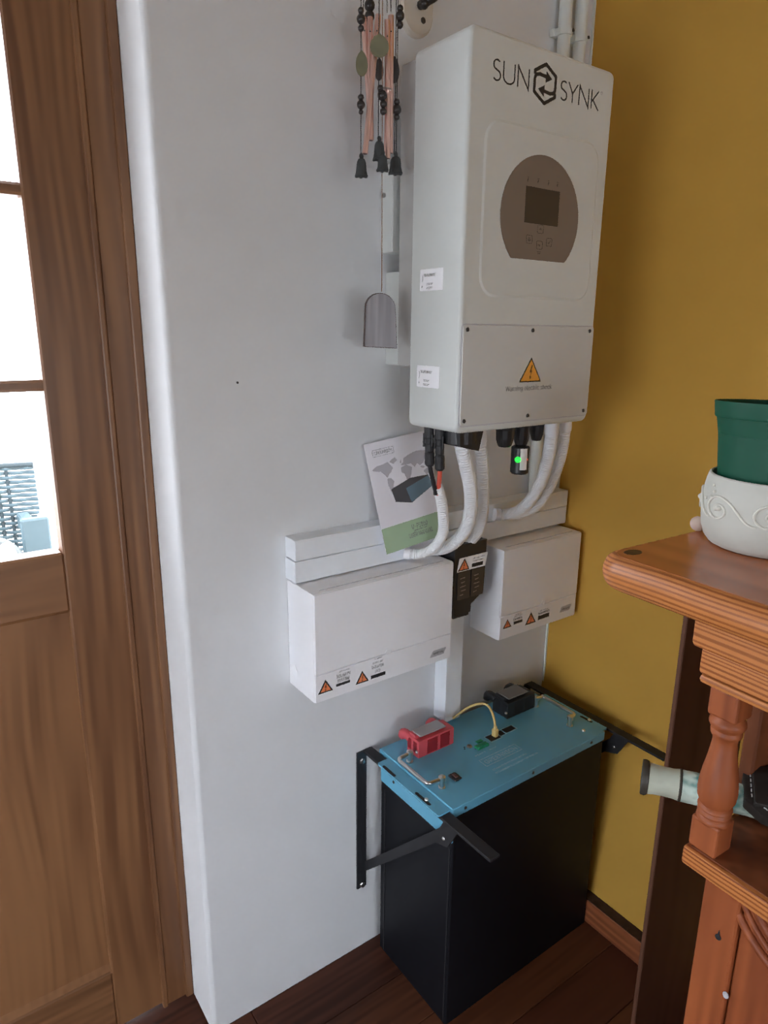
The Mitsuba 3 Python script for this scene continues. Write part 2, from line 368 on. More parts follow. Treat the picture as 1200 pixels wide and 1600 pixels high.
for i, x in enumerate((-.4103, -.3866, -.3623, -.3405)):
    g = [stroke([(x-.0022, 1.6172), (x+.0022, 1.6172)], .0007), stroke([(x, 1.6155), (x+.0008, 1.6135), (x-.0008, 1.6128), (x, 1.6105)], .0012)]
    obj('indicator', F.ext(unary_union(g), .0003, b2), 'm_glyph', bezel)
for x, z, g in ((-.3994, 1.5252, [(.0022, .002), (-.002, .002), (-.002, -.002), (.002, -.002), (.002, 0), (0, 0)]), (-.3743, 1.5425, [(-.002, -.001), (0, .002), (.002, -.001)]),
                (-.3745, 1.5180, [(-.002, .001), (0, -.002), (.002, .001)]), (-.3516, 1.5240, [(-.002, 0), (-.0005, -.002), (.003, .003)])):
    gg = [sg.LineString(rrect(x-.0068, x+.0068, z-.0062, z+.0062, .002).exterior.coords).buffer(.00035), stroke([(x+a, z+b) for a, b in g], .0009)]
    obj('button', F.ext(unary_union(gg), .0003, b2), 'm_glyph', bezel)
obj('button_caption', F.ext(unary_union([stroke([(-.379, 1.5072), (-.3705, 1.5072)], .0009), stroke([(-.378, 1.5047), (-.3715, 1.5047)], .0009)]), .0003, b2), 'm_glyph', bezel)
# cover panel
cp = obj('cover_panel', F.put(hull(np.vstack([np.c_[np.array(rrect(-.5365, -.2148, 1.2284, 1.3899, .006).exterior.coords)[:-1], np.full(len(rrect(-.5365, -.2148, 1.2284, 1.3899, .006).exterior.coords)-1, -.002)],
     np.c_[np.array(rrect(-.5365, -.2148, 1.2284, 1.3899, .006).buffer(-.0012).exterior.coords)[:-1], np.full(len(rrect(-.5365, -.2148, 1.2284, 1.3899, .006).buffer(-.0012).exterior.coords)-1, .0030)]]))), 'm_inv_panel', inv, smooth=20, label='screwed-on lower cover plate')
obj('cover_gasket', F.ext(rrect(-.5378, -.2136, 1.2271, 1.3912, .007), .0009), 'm_seam', inv)
for x in (-.5275, -.378, -.2275):
    for z in (1.3818, 1.2374):
        c = obj('screw', lathe([(.0034, 0), (.0034, .0010), (.0024, .0022), (.0005, .0023), (.0004, .0012)], 18, (x, IYF-.0028, z), (0, -1, 0)), 'm_screw_dark', cp, smooth=40)
def bolt(cx, cz, h):   # lightning arrow
    s = h
    return unary_union([sg.Polygon([(cx+.06*s, cz+.5*s), (cx-.14*s, cz-.02*s), (cx+.03*s, cz+.04*s), (cx-.05*s, cz-.28*s), (cx+.16*s, cz+.14*s), (cx-.0*s, cz+.08*s), (cx+.18*s, cz+.5*s)]),
                        sg.Polygon([(cx-.06*s, cz-.5*s), (cx-.13*s, cz-.24*s), (cx+.06*s, cz-.3*s)])])
def warn_triangle(f, x0, x1, z0, z1, parent, fill, line, base=0.0, skew=0.0):
    tri = sg.Polygon([(x0, z0), (x1, z0), ((x0+x1)/2+skew, z1)]); w = (x1-x0)
    k = obj('warning_triangle', f.ext(tri.buffer(w*.02), .0004, base), 'm_ink', parent, label='warning triangle with a lightning bolt')
    obj('fill', f.ext(tri.buffer(-w*line), .0003, base+.00035), fill, k)
    obj('lightning_bolt', f.ext(bolt((x0+x1)/2, z0+(z1-z0)*.40, (z1-z0)*.62), .0003, base+.0006), 'm_bolt_ink', k)
warn_triangle(F, -.4030, -.3511, 1.2962, 1.3350, cp, 'm_orange', .02, .003)
obj('lettering', F.text('Warning electric shock', -.3778, 1.2815, .0080, .0004, .1156, base=.003), 'm_ink_grey', cp, label='the words Warning electric shock')
# logo, drawn with thin strokes
def S_(x, z, w, h):
    a = [(x+w*(.5+.44*math.cos(t)), z+h*(.74+.235*math.sin(t))) for t in np.linspace(.25*PI, 1.25*PI, 12)]
    b = [(x+w*(.5+.46*math.cos(t)), z+h*(.26+.245*math.sin(t))) for t in np.linspace(.25*PI, -.80*PI, 12)]
    return a+b
zb, hh = 1.7388, .0280; sw = .0021
U_ = [(-.4724, zb+hh)] + [(-.4724+.0117*(1-math.cos(t)), zb+.009-.009*math.sin(t)) for t in np.linspace(0, PI, 12)] + [(-.4490, zb+hh)]
glyphs = [S_(-.4940, zb, .0160, hh), U_, [(-.4420, zb), (-.4416, zb+hh), (-.4186, zb), (-.4180, zb+hh)],
          S_(-.3452, zb, .0160, hh)]
let = [stroke(g, sw) for g in glyphs]
let += [unary_union([stroke([(-.3265, zb+hh), (-.3160, zb+.013), (-.3160, zb)], sw), stroke([(-.3045, zb+hh), (-.3160, zb+.013)], sw)]),
        stroke([(-.3000, zb), (-.2992, zb+hh), (-.2764, zb), (-.2760, zb+hh)], sw),
        unary_union([stroke([(-.2684, zb), (-.2684, zb+hh)], sw), stroke([(-.2512, zb+hh), (-.2676, zb+.011)], sw), stroke([(-.2650, zb+.0135), (-.2500, zb)], sw)])]
obj('logo_word', F.ext(unary_union(let[:3]), .0005), 'm_ink', inv, label='black word SUN')
obj('logo_word', F.ext(unary_union(let[3:]), .0005), 'm_ink', inv, label='black word SYNK')
ex, ez, ea, eb = -.3817, 1.7538, .0238, .0272
def E_(p): return [(ex+u*ea, ez+v*eb) for u, v in p]
A_ = unary_union([stroke(E_([(-1, .34), (-1, .54), (0, 1), (1, .52), (1, -.06)]), .0050), stroke(E_([(1, -.02), (.98, -.20), (.84, -.36), (.52, -.42), (-.08, -.37)]), .0050), sg.Polygon(E_([(-.64, -.33), (-.04, -.07), (-.08, -.66)]))])
B_ = affinity.rotate(A_, 180, origin=(ex, ez))
obj('logo_emblem', F.ext(unary_union([A_, B_]), .0005), 'm_ink', inv, label='black hexagon emblem of two turning arrows')
obj('trademark_dot', F.ext(sg.LineString(sg.Point(-.2437, 1.7660).buffer(.0022).exterior.coords).buffer(.0005), .0004), 'm_ink_soft', inv)
# two stickers on the left side (a = -y)
for y0, y1, z0, z1 in ((.1285, .1868, 1.4428, 1.4766), (.1255, .1845, 1.2865, 1.3225)):
    st = obj('sticker', L_.ext(rrect(y0, y1, z0, z1, .002), .0003), 'm_sticker', inv, label='small white sticker on the side')
    h = z1-z0; w = y1-y0
    obj('lettering', [L_.text('SOLAR ENERGY', y0+.42*w, z0+.66*h, .0042, .0002, w*.50, bold=True, base=.0003)] + [L_.ext(stroke([(y0+.30*w, z0+q*h), (y0+e*w, z0+q*h)], .0008), .0002, .0003) for q, e in ((.34, .56), (.28, .52), (.16, .56), (.10, .54))] +
        [L_.ext(unary_union([stroke([(y0+.10*w, z0+.72*h), (y0+.14*w, z0+.55*h), (y0+.09*w, z0+.42*h)], .0007), sg.Point(y0+.10*w, z0+.2*h).buffer(.0014)]), .0002, .0003)], 'm_ink_grey', st)
# wall bracket behind it
br = obj('mounting_bracket', [cbox(-.5315, -.24, -.036, -.0005, 1.5124, 1.655, .0015), cbox(-.519, -.24, -.046, -.0005, 1.318, 1.4807, .0015)], 'm_inv', inv, label='white mounting plates between box and wall')
obj('bolt', lathe([(.004, 0), (.004, .003), (.002, .0036)], 14, (-.5315, -.012, 1.607), (-1, 0, 0)), 'm_steel', br, smooth=40)
# sockets under the box
def gland(c, r, h, parent=inv):
    x, y = c
    pr_ = [(r*.8, 0), (r, -.004), (r*1.02, -.014), (r*1.0, -.016), (r*.94, -.018), (r*.90, -h*.72), (r*.70, -h*.95), (r*.55, -h)]
    return obj('cable_gland', lathe([(a, b) for a, b in pr_][::-1], 12, (x, y, IZ0+.003), (0, 0, 1)), 'm_black', parent, smooth=25, label='black screwed cable gland')
gland((-.353, -.158), .0188, .050); gland((-.302, -.152), .0172, .053); gland((-.253, -.146), .0145, .048)
kx = Frame((-.473, -.170, 0), (1, 0, 0), (0, 1, 0))
obj('rotary_isolator', [hull([(-.502, -.196, 1.221), (-.444, -.196, 1.221), (-.502, -.146, 1.221), (-.444, -.146, 1.221), (-.499, -.196, 1.187), (-.455, -.196, 1.176), (-.499, -.146, 1.187), (-.455, -.146, 1.176)]), cyl((-.476, -.17, 1.19), (-.476, -.17, 1.222), .030, 24)], 'm_black', inv, label='black angular switch under the box')

# monitoring stick plugged into the middle gland
dg = thing('data_logger', 'short black plug-in monitoring stick with green light under the white inverter', 'monitoring stick')
obj('body', cyl((-.3025, -.152, 1.1115), (-.3025, -.152, 1.166), .0178, 28, .003), 'm_black', dg, smooth=35)
dfr = lambda a: np.array([math.sin(a), -math.cos(a), 0])     # outward direction
vd = math.atan2(-.3025+1.287, -.150+1.066)
ang0 = -vd
def onstick(a, z, out=.0180): return np.array([-.3025, -.152, z])+out*np.array([math.sin(a), -math.cos(a), 0])
lab = []
aa = np.linspace(ang0+.02, ang0+.85, 9)
V = [onstick(a, z, .0180) for a in aa for z in (1.121, 1.163)]
obj('label', trimesh.Trimesh(V, [f for i in range(8) for f in ((2*i, 2*i+2, 2*i+3), (2*i, 2*i+3, 2*i+1))], process=False), 'm_sticker', dg, label='white label')
for a, nm, col, pw in ((ang0-.22, 'green_light', (.01, 1.0, .035), .06), (ang0+.95, 'red_light', (1.0, .10, .06), .03)):
    c = onstick(a, 1.1415, .0166)
    m = ball(c, .0058 if nm[0] == 'g' else .0022, sub=2)
    obj(nm, m, 'm_black', dg, smooth=True, label='glowing '+nm.replace('_', ' '), emitter={'type': 'area', 'radiance': {'type': 'rgb', 'value': [pw*q for q in col]}, 'sampling_weight': .02})

# two black plug connectors with their leads
def connector(name, p0, p1, lead, mat, label):
    t = thing(name, label, 'cable connector')
    p0, p1 = np.array(p0), np.array(p1); L = np.linalg.norm(p1-p0)
    prof = [(.0078, 0), (.0086, .003), (.0086, L*.28), (.0070, L*.30), (.0070, L*.42), (.0080, L*.44), (.0080, L*.62), (.0072, L*.64), (.0088, L*.68), (.0088, L*.95), (.0062, L)]
    obj('shell', lathe(prof, 12, p0, p1-p0), 'm_black', t, smooth=25)
    for a in range(3):
        d = np.array([math.cos(a*2.1+.4), math.sin(a*2.1+.4), 0])*.0092
        m = rbox(-.0018, .0018, -.0018, .0018, -.012, .012, .001, 1); m.apply_translation(p0+(p1-p0)*.35+d); 
        obj('locking_tab', m, 'm_black', t)
    pts, _ = spline(lead, 16); obj('lead', tube(pts, .0042, 10), mat, t, smooth=True, label='cable lead')
connector('cable_connector', (-.5237, -.140, 1.219), (-.5195, -.140, 1.1473), [(-.5195, -.14, 1.150), (-.512, -.139, 1.125), (-.5035, -.137, 1.103), (-.4990, -.135, 1.092)], 'm_black', 'black plug connector under the inverter with a black cable')
connector('cable_connector', (-.5115, -.155, 1.219), (-.5085, -.155, 1.1403), [(-.5085, -.155, 1.145), (-.502, -.147, 1.122), (-.496, -.138, 1.100), (-.493, -.134, 1.088)], 'm_red_cable', 'black plug connector under the inverter with a red cable')

# corrugated conduits
def conduit(pts, rad, label, cuff0=None, cuff1=None):
    t = thing('flexible_conduit', label, 'conduit', 'white corrugated conduits under the inverter')
    _, L = spline(pts, 8)
    pitch = .0050; n = int(L/pitch)*8
    p, _ = spline(pts, n)
    rr = rad*(.93+.07*np.tanh(2.2*np.sin(np.arange(n)*2*PI/8+.3)))
    obj('hose', tube(p, rr, 24), 'm_conduit', t, smooth=True)
    for c, e in ((cuff0, 0), (cuff1, -1)):
        if c:
            q = p[:max(3, int(c/L*n))] if e == 0 else p[-max(3, int(c/L*n)):]
            obj('cuff', tube(q, rad*1.09, 20), 'm_white_plastic', t, smooth=50, label='smooth white end cuff')
conduit([(-.4966, -.135, 1.1062), (-.4804, -.13, 1.0729), (-.4655, -.12, 1.0314), (-.4561, -.105, .997), (-.4619, -.09, .9721), (-.4742, -.073, .9575), (-.4887, -.060, .9545), (-.5017, -.048, .9562)], .0104, 'white corrugated conduit that ends round the red and black cables', None, .012)
conduit([(-.4720, -.165, 1.200), (-.4564, -.16, 1.1591), (-.4389, -.155, 1.1208), (-.421, -.145, 1.0802), (-.4081, -.13, 1.0376), (-.4040, -.11, .9975), (-.412, -.088, .9700), (-.422, -.062, .9540), (-.434, -.040, .9500)], .0132, 'thick white corrugated conduit curving down below the black switch', None, None)
conduit([(-.4145, -.15, 1.2155), (-.4038, -.147, 1.17), (-.3928, -.143, 1.1319), (-.3805, -.135, 1.0855), (-.3648, -.12, 1.0354), (-.3535, -.1, .9950), (-.3525, -.08, .9680), (-.360, -.06, .9530), (-.3716, -.041, .9500)], .0120, 'white corrugated conduit between the thick one and the black glands', .036, None)
conduit([(-.2390, -.172, 1.2155), (-.2324, -.165, 1.1699), (-.225, -.155, 1.1356), (-.2205, -.14, 1.0891), (-.2159, -.115, 1.0471), (-.2211, -.09, 1.0148), (-.2328, -.066, .9997), (-.258, -.046, .9978)], .0128, 'front one of the two white conduits right of the monitoring stick', .030, .014)
conduit([(-.1870, -.162, 1.2155), (-.1798, -.155, 1.1641), (-.1739, -.145, 1.1291), (-.1715, -.13, 1.0857), (-.174, -.11, 1.0406), (-.1814, -.087, 1.010), (-.1948, -.067, .9955), (-.2068, -.052, .991)], .0112, 'rear one of the two white conduits, farthest right under the inverter', .028, None)

# straight conduits from the ceiling
for x, lab_, zc in ((-.1075, 'left one of two white conduit pipes above the inverter', 1.946), (-.0610, 'right one of two white conduit pipes above the inverter, nearest the corner', 1.944)):
    t = thing('conduit_pipe', lab_, 'pipe', 'white straight pipes above the inverter')
    obj('pipe', cyl((x, -.020, 1.019), (x, -.020, H), .0125, 24), 'm_pvc', t, smooth=40)
    s = obj('saddle_clip', [lathe([(.0126, -.006), (.0155, -.006), (.0155, .006), (.0126, .006)], 24, (x, -.020, zc)), cbox(x-.021, x+.021, -.0105, -.0002, zc-.0065, zc+.0065, .001), cbox(x-.0165, x+.0165, -.024, -.001, zc-.0065, zc+.0065, .001)], 'm_pvc', t, smooth=30, label='white saddle clip')
    obj('screw', lathe([(.003, 0), (.003, .0012), (.001, .002)], 12, (x+.008, -.0350, zc+.002), (0, -1, 0)), 'm_screw_dark', s)

# trunking
def trunk(name, x0, x1, yf, z0, z1, label, vertical=False):
    t = thing(name, label, 'trunking')
    obj('base', cbox(x0+.001, x1-.001, yf+.004, -.0002, z0+.0006, z1-.0006, .0008), 'm_trunk', t)
    if vertical: obj('lid', cbox(x0, x1, yf, yf+.012, z0, z1, .0012), 'm_trunk', t)
    else: obj('lid', cbox(x0, x1, yf, yf+.012, z0+.0004, z1-.0004, .0012), 'm_trunk', t)
    return t
trunk('cable_trunking', -.739, -.009, -.039, .9803, 1.0195, 'upper of two white horizontal cable trunkings above the boxes')
trunk('cable_trunking', -.740, -.009, -.0385, .9385, .9797, 'lower of two white horizontal cable trunkings, right on top of the boxes')
vt = trunk('cable_trunking', -.3740, -.3270, -.040, .5290, .7980, 'white vertical cable trunking going down to the blue battery', True)

# distribution boxes
def dist_box(x0, x1, yf, z0, z1, seam, label):
    t = thing('distribution_box', label, 'electrical box')
    obj('body', rbox(x0, x1, yf+.002, -.0004, z0, z1, .0025, 2), 'm_white_plastic', t, smooth=30)
    obj('door', [rbox(x0+.0012, x1-.0008, yf-.0012, yf+.012, seam, z1-.0015, .0022, 2)], 'm_white_plastic', t, smooth=30, label='large flat front flap')
    obj('lower_front', rbox(x0+.0012, x1-.0008, yf-.0004, yf+.012, z0+.0015, seam-.0010, .0016, 2), 'm_white_plastic', t, smooth=30)
    obj('hinge_lip', box(x0+.02, x1-.018, yf+.0125, yf+.0135, z1-.0002, z1+.0012), 'm_seam', t)
    return t
lb = dist_box(-.737, -.4150, -.0974, .7253, .9360, .7815, 'wide white electrical box with SOLAR PV SYSTEM lettering, left of the black fuse holder')
rb = dist_box(-.2730, -.0186, -.0944, .7228, .9320, .7790, 'smaller white electrical box near the corner with DANGER and WARNING stickers')
def latch(t, x, z, y):
    obj('latch', lathe([(.0068, 0), (.0066, .0012), (.0050, .0018), (.0046, .0010), (.0004, .0008)], 24, (x, y, z), (0, -1, 0)), 'm_white_plastic', t, smooth=30, label='round finger latch')
latch(lb, -.5755, .7855, -.0984); latch(rb, -.1368, .7825, -.0954)
G = Frame((0, -.0974, 0), (1, 0, 0), (0, 0, 1)); G2 = Frame((0, -.0944, 0), (1, 0, 0), (0, 0, 1))
gb = .0005
def notice(f, t, tri, lines, bar, paper):
    s = obj('notice', f.ext(rrect(*paper, .001), .0002, gb), 'm_notice', t, label='small white notice sticker')
    warn_triangle(f, *tri, s, 'm_orange_red', .07, gb+.0002)
    ms = [f.text(tx, x, z, h, .0003, w, bold=b, base=gb+.0002) for tx, x, z, h, w, b in lines]
    obj('lettering', ms, 'm_ink_grey', s)
    obj('black_bar', f.ext(sg.box(*bar), .0003, gb+.0002), 'm_ink', s)
notice(G, lb, (-.7300, -.7010, .7442, .7680), [('DEVICE FOR', -.6745, .7745, .0024, .022, False), ('SOLAR PV', -.6765, .7640, .0062, .031, True), ('SYSTEM', -.6775, .7550, .0062, .026, True)], (-.6930, .7475, -.6625, .7525), (-.7325, -.656, .7400, .7790))
notice(G, lb, (-.6493, -.6217, .7386, .7615), [('PV ARRAY', -.5985, .7765, .0024, .020, False), ('SUPPLY SIDE', -.5995, .7685, .0036, .024, False), ('ISOLATOR', -.6000, .7590, .0056, .028, True), ('(AC)', -.6000, .7500, .0052, .012, False)], (-.6158, .7390, -.5818, .7460), (-.652, -.576, .7345, .7810))
notice(G2, rb, (-.2621, -.2374, .7500, .7692), [('MAINS', -.2165, .7735, .0022, .018, False), ('ELECTRIC', -.2160, .7690, .0024, .022, False), ('DANGER', -.2165, .7612, .0050, .027, True)], (-.2300, .7520, -.2018, .7585), (-.2650, -.197, .7470, .7785))
notice(G2, rb, (-.1908, -.1584, .7412, .7672), [('DUAL SUPPLY', -.1320, .7630, .0024, .028, False), ('WARNING', -.1310, .7555, .0056, .038, True)], (-.1500, .7430, -.1128, .7530), (-.194, -.108, .7375, .7705))
def badge(f, t, x, z):
    p = sg.Polygon([(x-.019, z-.0055), (x+.013, z-.0055), (x+.019, z+.0055), (x-.013, z+.0055)]).buffer(.0012)
    k = obj('badge', f.ext(p, .0008, gb), 'm_ink_soft', t, label='small grey slanted badge')
    obj('lettering', f.text('ONESTO', x, z-.0022, .0042, .0003, .026, bold=True, base=gb+.0008), 'm_ink_grey', k)
badge(G, lb, -.4495, .7480); badge(G2, rb, -.0555, .7500)
obj('knockout', lathe([(.0135, -.0002), (.0135, .0004), (.0122, .0004), (.0122, .0001), (.0004, .0001)], 28, (-.737, -.020, .7585), (-1, 0, 0)), 'm_white_plastic', lb, smooth=30, label='round knockout on the side')
obj('rear_edge', cbox(-.030, -.0125, -.060, -.012, .735, .800, .001), 'm_black_matte', rb, label='dark rear corner')

# fuse holder
fu = thing('fuse_holder', 'black fuse holder with a clear window between the two white boxes', 'fuse holder')
obj('body', hull([(x, y, z) for x, y, z in [(-.405, -.0005, .825), (-.312, -.0005, .84), (-.405, -.0005, .962), (-.312, -.0005, .962), (-.405, -.088, .825), (-.355, -.088, .828), (-.318, -.085, .848), (-.314, -.085, .962), (-.405, -.088, .962)]]), 'm_black', fu)
obj('lower_spout', [cbox(-.402, -.350, -.086, -.010, .808, .834, .003), cbox(-.398, -.352, -.082, -.012, .800, .815, .003)], 'm_black', fu)
FF = Frame((0, -.0882, 0), (1, 0, 0), (0, 0, 1))
for x0, x1 in ((-.396, -.362), (-.358, -.324)):
    w = obj('window', FF.ext(rrect(x0, x1, .845, .905, .002), .002), 'm_screen', fu, label='smoky clear fuse window')
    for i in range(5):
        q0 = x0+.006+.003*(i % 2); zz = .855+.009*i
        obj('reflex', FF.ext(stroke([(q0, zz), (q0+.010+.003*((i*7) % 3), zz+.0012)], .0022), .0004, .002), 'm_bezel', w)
st = obj('notice', FF.ext(sg.Polygon([(-.3985, .906), (-.3985+.078, .9065), (-.3905+.077, .936), (-.3925, .935)]), .0005, .0006), 'm_sticker', fu, label='crooked white notice sticker')
warn_triangle(FF, -.3955, -.3660, .9085, .9320, st, 'm_orange_red', .05, .0011, .002)
obj('black_bar', FF.ext(sg.box(-.3580, .9100, -.3270, .9180), .0003, .0011), 'm_ink', st)
obj('lettering', [FF.text('CAUTION', -.342, .9210, .0038, .0003, .028, base=.0011), FF.text('DO NOT OPEN', -.340, .9275, .0026, .0003, .030, base=.0011)], 'm_ink_grey', st)
obj('cable_bundle', [tube(spline([(-.3915, -.050, .815), (-.3905, -.050, .79), (-.388, -.046, .757)], 10)[0], .0065, 10), tube(spline([(-.383, -.046, .812), (-.383, -.046, .79), (-.381, -.0415, .757)], 10)[0], .0045, 10)], 'm_black_matte', fu, smooth=True, label='black cables below it')

# user manual stuck behind the conduit
mn = thing('user_manual', 'white and green user manual leaflet stuck behind the conduit on top of the trunking', 'leaflet')
P_bl, P_tl, P_br = np.array([-.5525, -.058, .965]), np.array([-.5750, -.012, 1.1724]), np.array([-.3949, -.058, .9754])
b_ = P_tl-P_bl; MH = np.linalg.norm(b_); b_ /= MH; a_ = P_br-P_bl; MW = np.linalg.norm(a_); a_ -= b_*(a_@b_); a_ /= np.linalg.norm(a_)
MF = Frame(P_bl, a_, b_); MW = .150
def mpt(x, y): return (x*MW, y*MH)
obj('pages', MF.ext(sg.box(.001, .001, MW-.001, MH-.001), .0022, -.0022), 'm_paper', mn)
cov = obj('cover', MF.ext(sg.box(0, 0, MW, MH), .0004), 'm_paper', mn)
obj('green_band', MF.ext(sg.box(0, 0, MW, MH*.232), .0002, .0004), 'm_paper_green', cov, label='green lower band')
fr = rrect(MW*.10, MW*.43, MH*.872, MH*.930, .0005)
obj('lettering', [MF.ext(sg.LineString(fr.exterior.coords).buffer(.0003), .0002, .0004), MF.text('GREENRICH', MW*.265, MH*.887, .0062, .0002, MW*.28, base=.0004)], 'm_ink_grey', cov, label='framed word GREENRICH')
obj('lettering', [MF.text('U-P5000', MW*.60, MH*.145, .0095, .0002, MW*.26, base=.0006), MF.text('LITHIUM BATTERY', MW*.60, MH*.122, .0030, .0002, MW*.22, base=.0006), MF.text('USER MANUAL', MW*.60, MH*.072, .0088, .0002, MW*.40, base=.0006)], 'm_ink_grey', cov, label='the words U-P5000 USER MANUAL')
def blob(pts): return sg.Polygon([mpt(*p) for p in pts]).buffer(.0012).buffer(-.0006)
conts = [[(.05, .76), (.12, .785), (.22, .79), (.30, .80), (.33, .77), (.36, .74), (.32, .71), (.28, .69), (.25, .67), (.22, .70), (.17, .735), (.10, .745)],
         [(.33, .80), (.42, .825), (.45, .80), (.38, .775)], [(.25, .655), (.30, .65), (.34, .62), (.30, .56), (.27, .53), (.245, .60)],
         [(.50, .745), (.55, .77), (.56, .80), (.66, .82), (.78, .835), (.93, .82), (.97, .795), (.90, .77), (.86, .72), (.80, .70), (.76, .73), (.71, .70), (.66, .74), (.58, .74)],
         [(.49, .72), (.58, .735), (.66, .70), (.63, .65), (.59, .59), (.55, .60), (.53, .66), (.49, .68)], [(.84, .64), (.91, .66), (.94, .62), (.88, .60)], [(.80, .685), (.84, .67), (.87, .675), (.83, .69)], [(.49, .77), (.51, .79), (.505, .765)]]
obj('world_map', MF.ext(unary_union([blob(c) for c in conts]), .0002, .0004), 'm_map', cov, label='grey world map print')
q = [(.27, .555), (.60, .610), (.90, .595), (.93, .485), (.55, .385), (.30, .435)]
obj('battery_picture', MF.ext(sg.Polygon([mpt(*p) for p in q]), .0002, .0006), 'm_print_dark', cov, label='printed picture of a battery')
obj('battery_picture_front', MF.ext(sg.Polygon([mpt(*p) for p in [(.50, .528), (.895, .590), (.93, .487), (.548, .390)]]), .0002, .0008), 'm_print_blue', cov)

# ------------------------------------------------------------------ battery
bt = thing('battery', 'tall black floor-standing battery with a blue top panel in the corner', 'battery')
BX0, BX1, BYF, BYB, BZ = -.5386, -.0960, -.2600, -.0270, .5218
obj('case', cbox(BX0, BX1, BYF, BYB, 0.0, .502, .0025), 'm_body_black', bt, label='black steel case')
obj('case_seam', [box(BX0-.0012, BX0+.004, BYB-.018, BYB-.0145, 0.004, .43), box(BX0-.0012, BX0+.004, BYF+.006, BYF+.0085, 0.004, .43)], 'm_black_matte', bt)
pn = obj('top_panel', [cbox(-.5425, BX1+.0015, BYF-.0018, BYB-.002+.004, BZ-.0208, BZ, .0015)], 'm_blue', bt, label='blue metal top panel')
obj('side_plate', cbox(BX0-.0016, BX0+.004, BYF+.001, BYB-.001, .444, .512, .001), 'm_blue', pn)
ear1 = prism(rrect(-.573, -.5415, -.2560, -.0610, .004).union(sg.box(-.556, -.2560, -.5415, -.0610)), BZ-.0065, BZ-.0030)
obj('ear', ear1, 'm_blue', pn, label='mounting ear')
obj('ear', prism(rrect(-.098, -.0735, -.2520, -.0690, .004).union(sg.box(-.098, -.2520, -.085, -.0690)), BZ-.0065, BZ-.0030), 'm_blue', pn, label='mounting ear')
TP = Frame((0, 0, BZ), (1, 0, 0), (0, 1, 0))
for x, y0, y1 in ((-.5690, -.1180, -.0760), (-.5665, -.2250, -.1800), (-.0835, -.2180, -.185), (-.0835, -.135, -.0850)):
    obj('slot', prism(rrect(x-.0032, x+.0032, y0, y1, .0031), BZ-.0031, BZ-.0026), 'm_black_matte', pn, label='dark slot in the ear')
def pan_screw(x, y, z, r=.0042, parent=pn):
    obj('screw', lathe([(r, 0), (r, .0016), (r*.75, .0032), (r*.2, .0036)], 18, (x, y, z)), 'm_chrome', parent, smooth=40, label='bright screw')
pan_screw(-.5632, -.2090, BZ-.003); pan_screw(-.0815, -.2085, BZ-.003); pan_screw(-.1316, -.2320, BZ); pan_screw(-.0870, -.0725, BZ-.003, .003)
for x in (-.5113, -.3264, -.1416):
    obj('lip_screw', lathe([(.0032, 0), (.0032, .0012), (.001, .0018)], 14, (x, BYF-.0017, .5125), (0, -1, 0)), 'm_screw_dark', pn)
for y in (-.0750, -.2400):
    obj('lip_screw', lathe([(.0032, 0), (.0032, .0012), (.001, .0018)], 14, (BX0-.0016, y, .468), (-1, 0, 0)), 'm_screw_dark', pn)
# fold-down handles
for px_, bx_, lab_ in ((-.5175, -.5510, 'chrome folding handle'), (-.1405, -.1195, 'chrome folding handle')):
    s = 1 if bx_ > px_ else -1
    zt = BZ+.0195
    ya, yb = -.0985, -.2000
    pts = [(px_, ya, zt), (bx_-s*.009, ya-.002, zt)] + [(bx_-s*.009+s*.009*math.sin(t), ya-.002-.009*(1-math.cos(t)), zt) for t in np.linspace(.2, PI/2, 5)] + \
          [(bx_, yb+.011, zt)] + [(bx_-s*.009*(1-math.cos(t)), yb+.011-.009*math.sin(t), zt) for t in np.linspace(.2, PI/2, 5)] + [(px_, yb, zt)]
    h = obj('handle', tube(np.array(pts), .0040, 12), 'm_chrome', bt, smooth=40, label=lab_)
    for y in (ya, yb):
        obj('post', lathe([(.0072, 0), (.0072, .002), (.0050, .003), (.0050, .0145), (.0072, .0160), (.0072, .0240), (.0045, .0262)], 18, (px_, y, BZ)), 'm_chrome', h, smooth=40)
# terminals
def terminal(x0, x1, y0, y1, m1, m2, m3, label):
    t = obj('terminal_block', [rbox(x0, x1, y0, y1, BZ, BZ+.040, .0025, 2), rbox(x0+.002, x1-.012, y0+.014, y1-.004, BZ+.030, BZ+.046, .002, 2)], m1, bt, smooth=30, label=label)
    obj('clear_lid', cbox(x0+.007, x1-.020, y0+.004, y1-.004, BZ+.0455, BZ+.0480, .001), m3, t, label='clear plastic lid')
    w = (x1-x0)
    for a, b in ((.24, .52), (.60, .86)):
        obj('recess', box(x0+a*w, x0+b*w, y0-.0006, y0+.004, BZ+.004, BZ+.036), m2, t)
    for k in range(2):
        yy = y0+.006+.019*k
        obj('side_window', box(x0-.0006, x0+.003, yy, yy+.011, BZ+.010, BZ+.034), m2, t)
    obj('bolt_head', ball((x0-.001, y0+.004, BZ+.015), .0034, sub=2), 'm_chrome', t, smooth=True)
    obj('cable_boot', tube(spline([(x0+.006, y1-.004, BZ+.030), (x0+.004, y1+.012, BZ+.033), (x0+.010, y1+.028, BZ+.018)], 10)[0], .0098, 12), m1, t, smooth=40, label='rubber cable boot')
    obj('cable_boot', tube(spline([(x1-.020, y1-.004, BZ+.030), (x1-.018, y1+.010, BZ+.033), (x1-.016, y1+.026, BZ+.018)], 10)[0], .0090, 12), m1, t, smooth=40, label='rubber cable boot')
terminal(-.4985, -.4010, -.1030, -.0640, 'm_red', 'm_red_dark', 'm_clear', 'red terminal block with a clear lid')
terminal(-.2385, -.1480, -.1020, -.0530, 'm_black', 'm_black_matte', 'm_clear_dark', 'black terminal block with a clear lid')
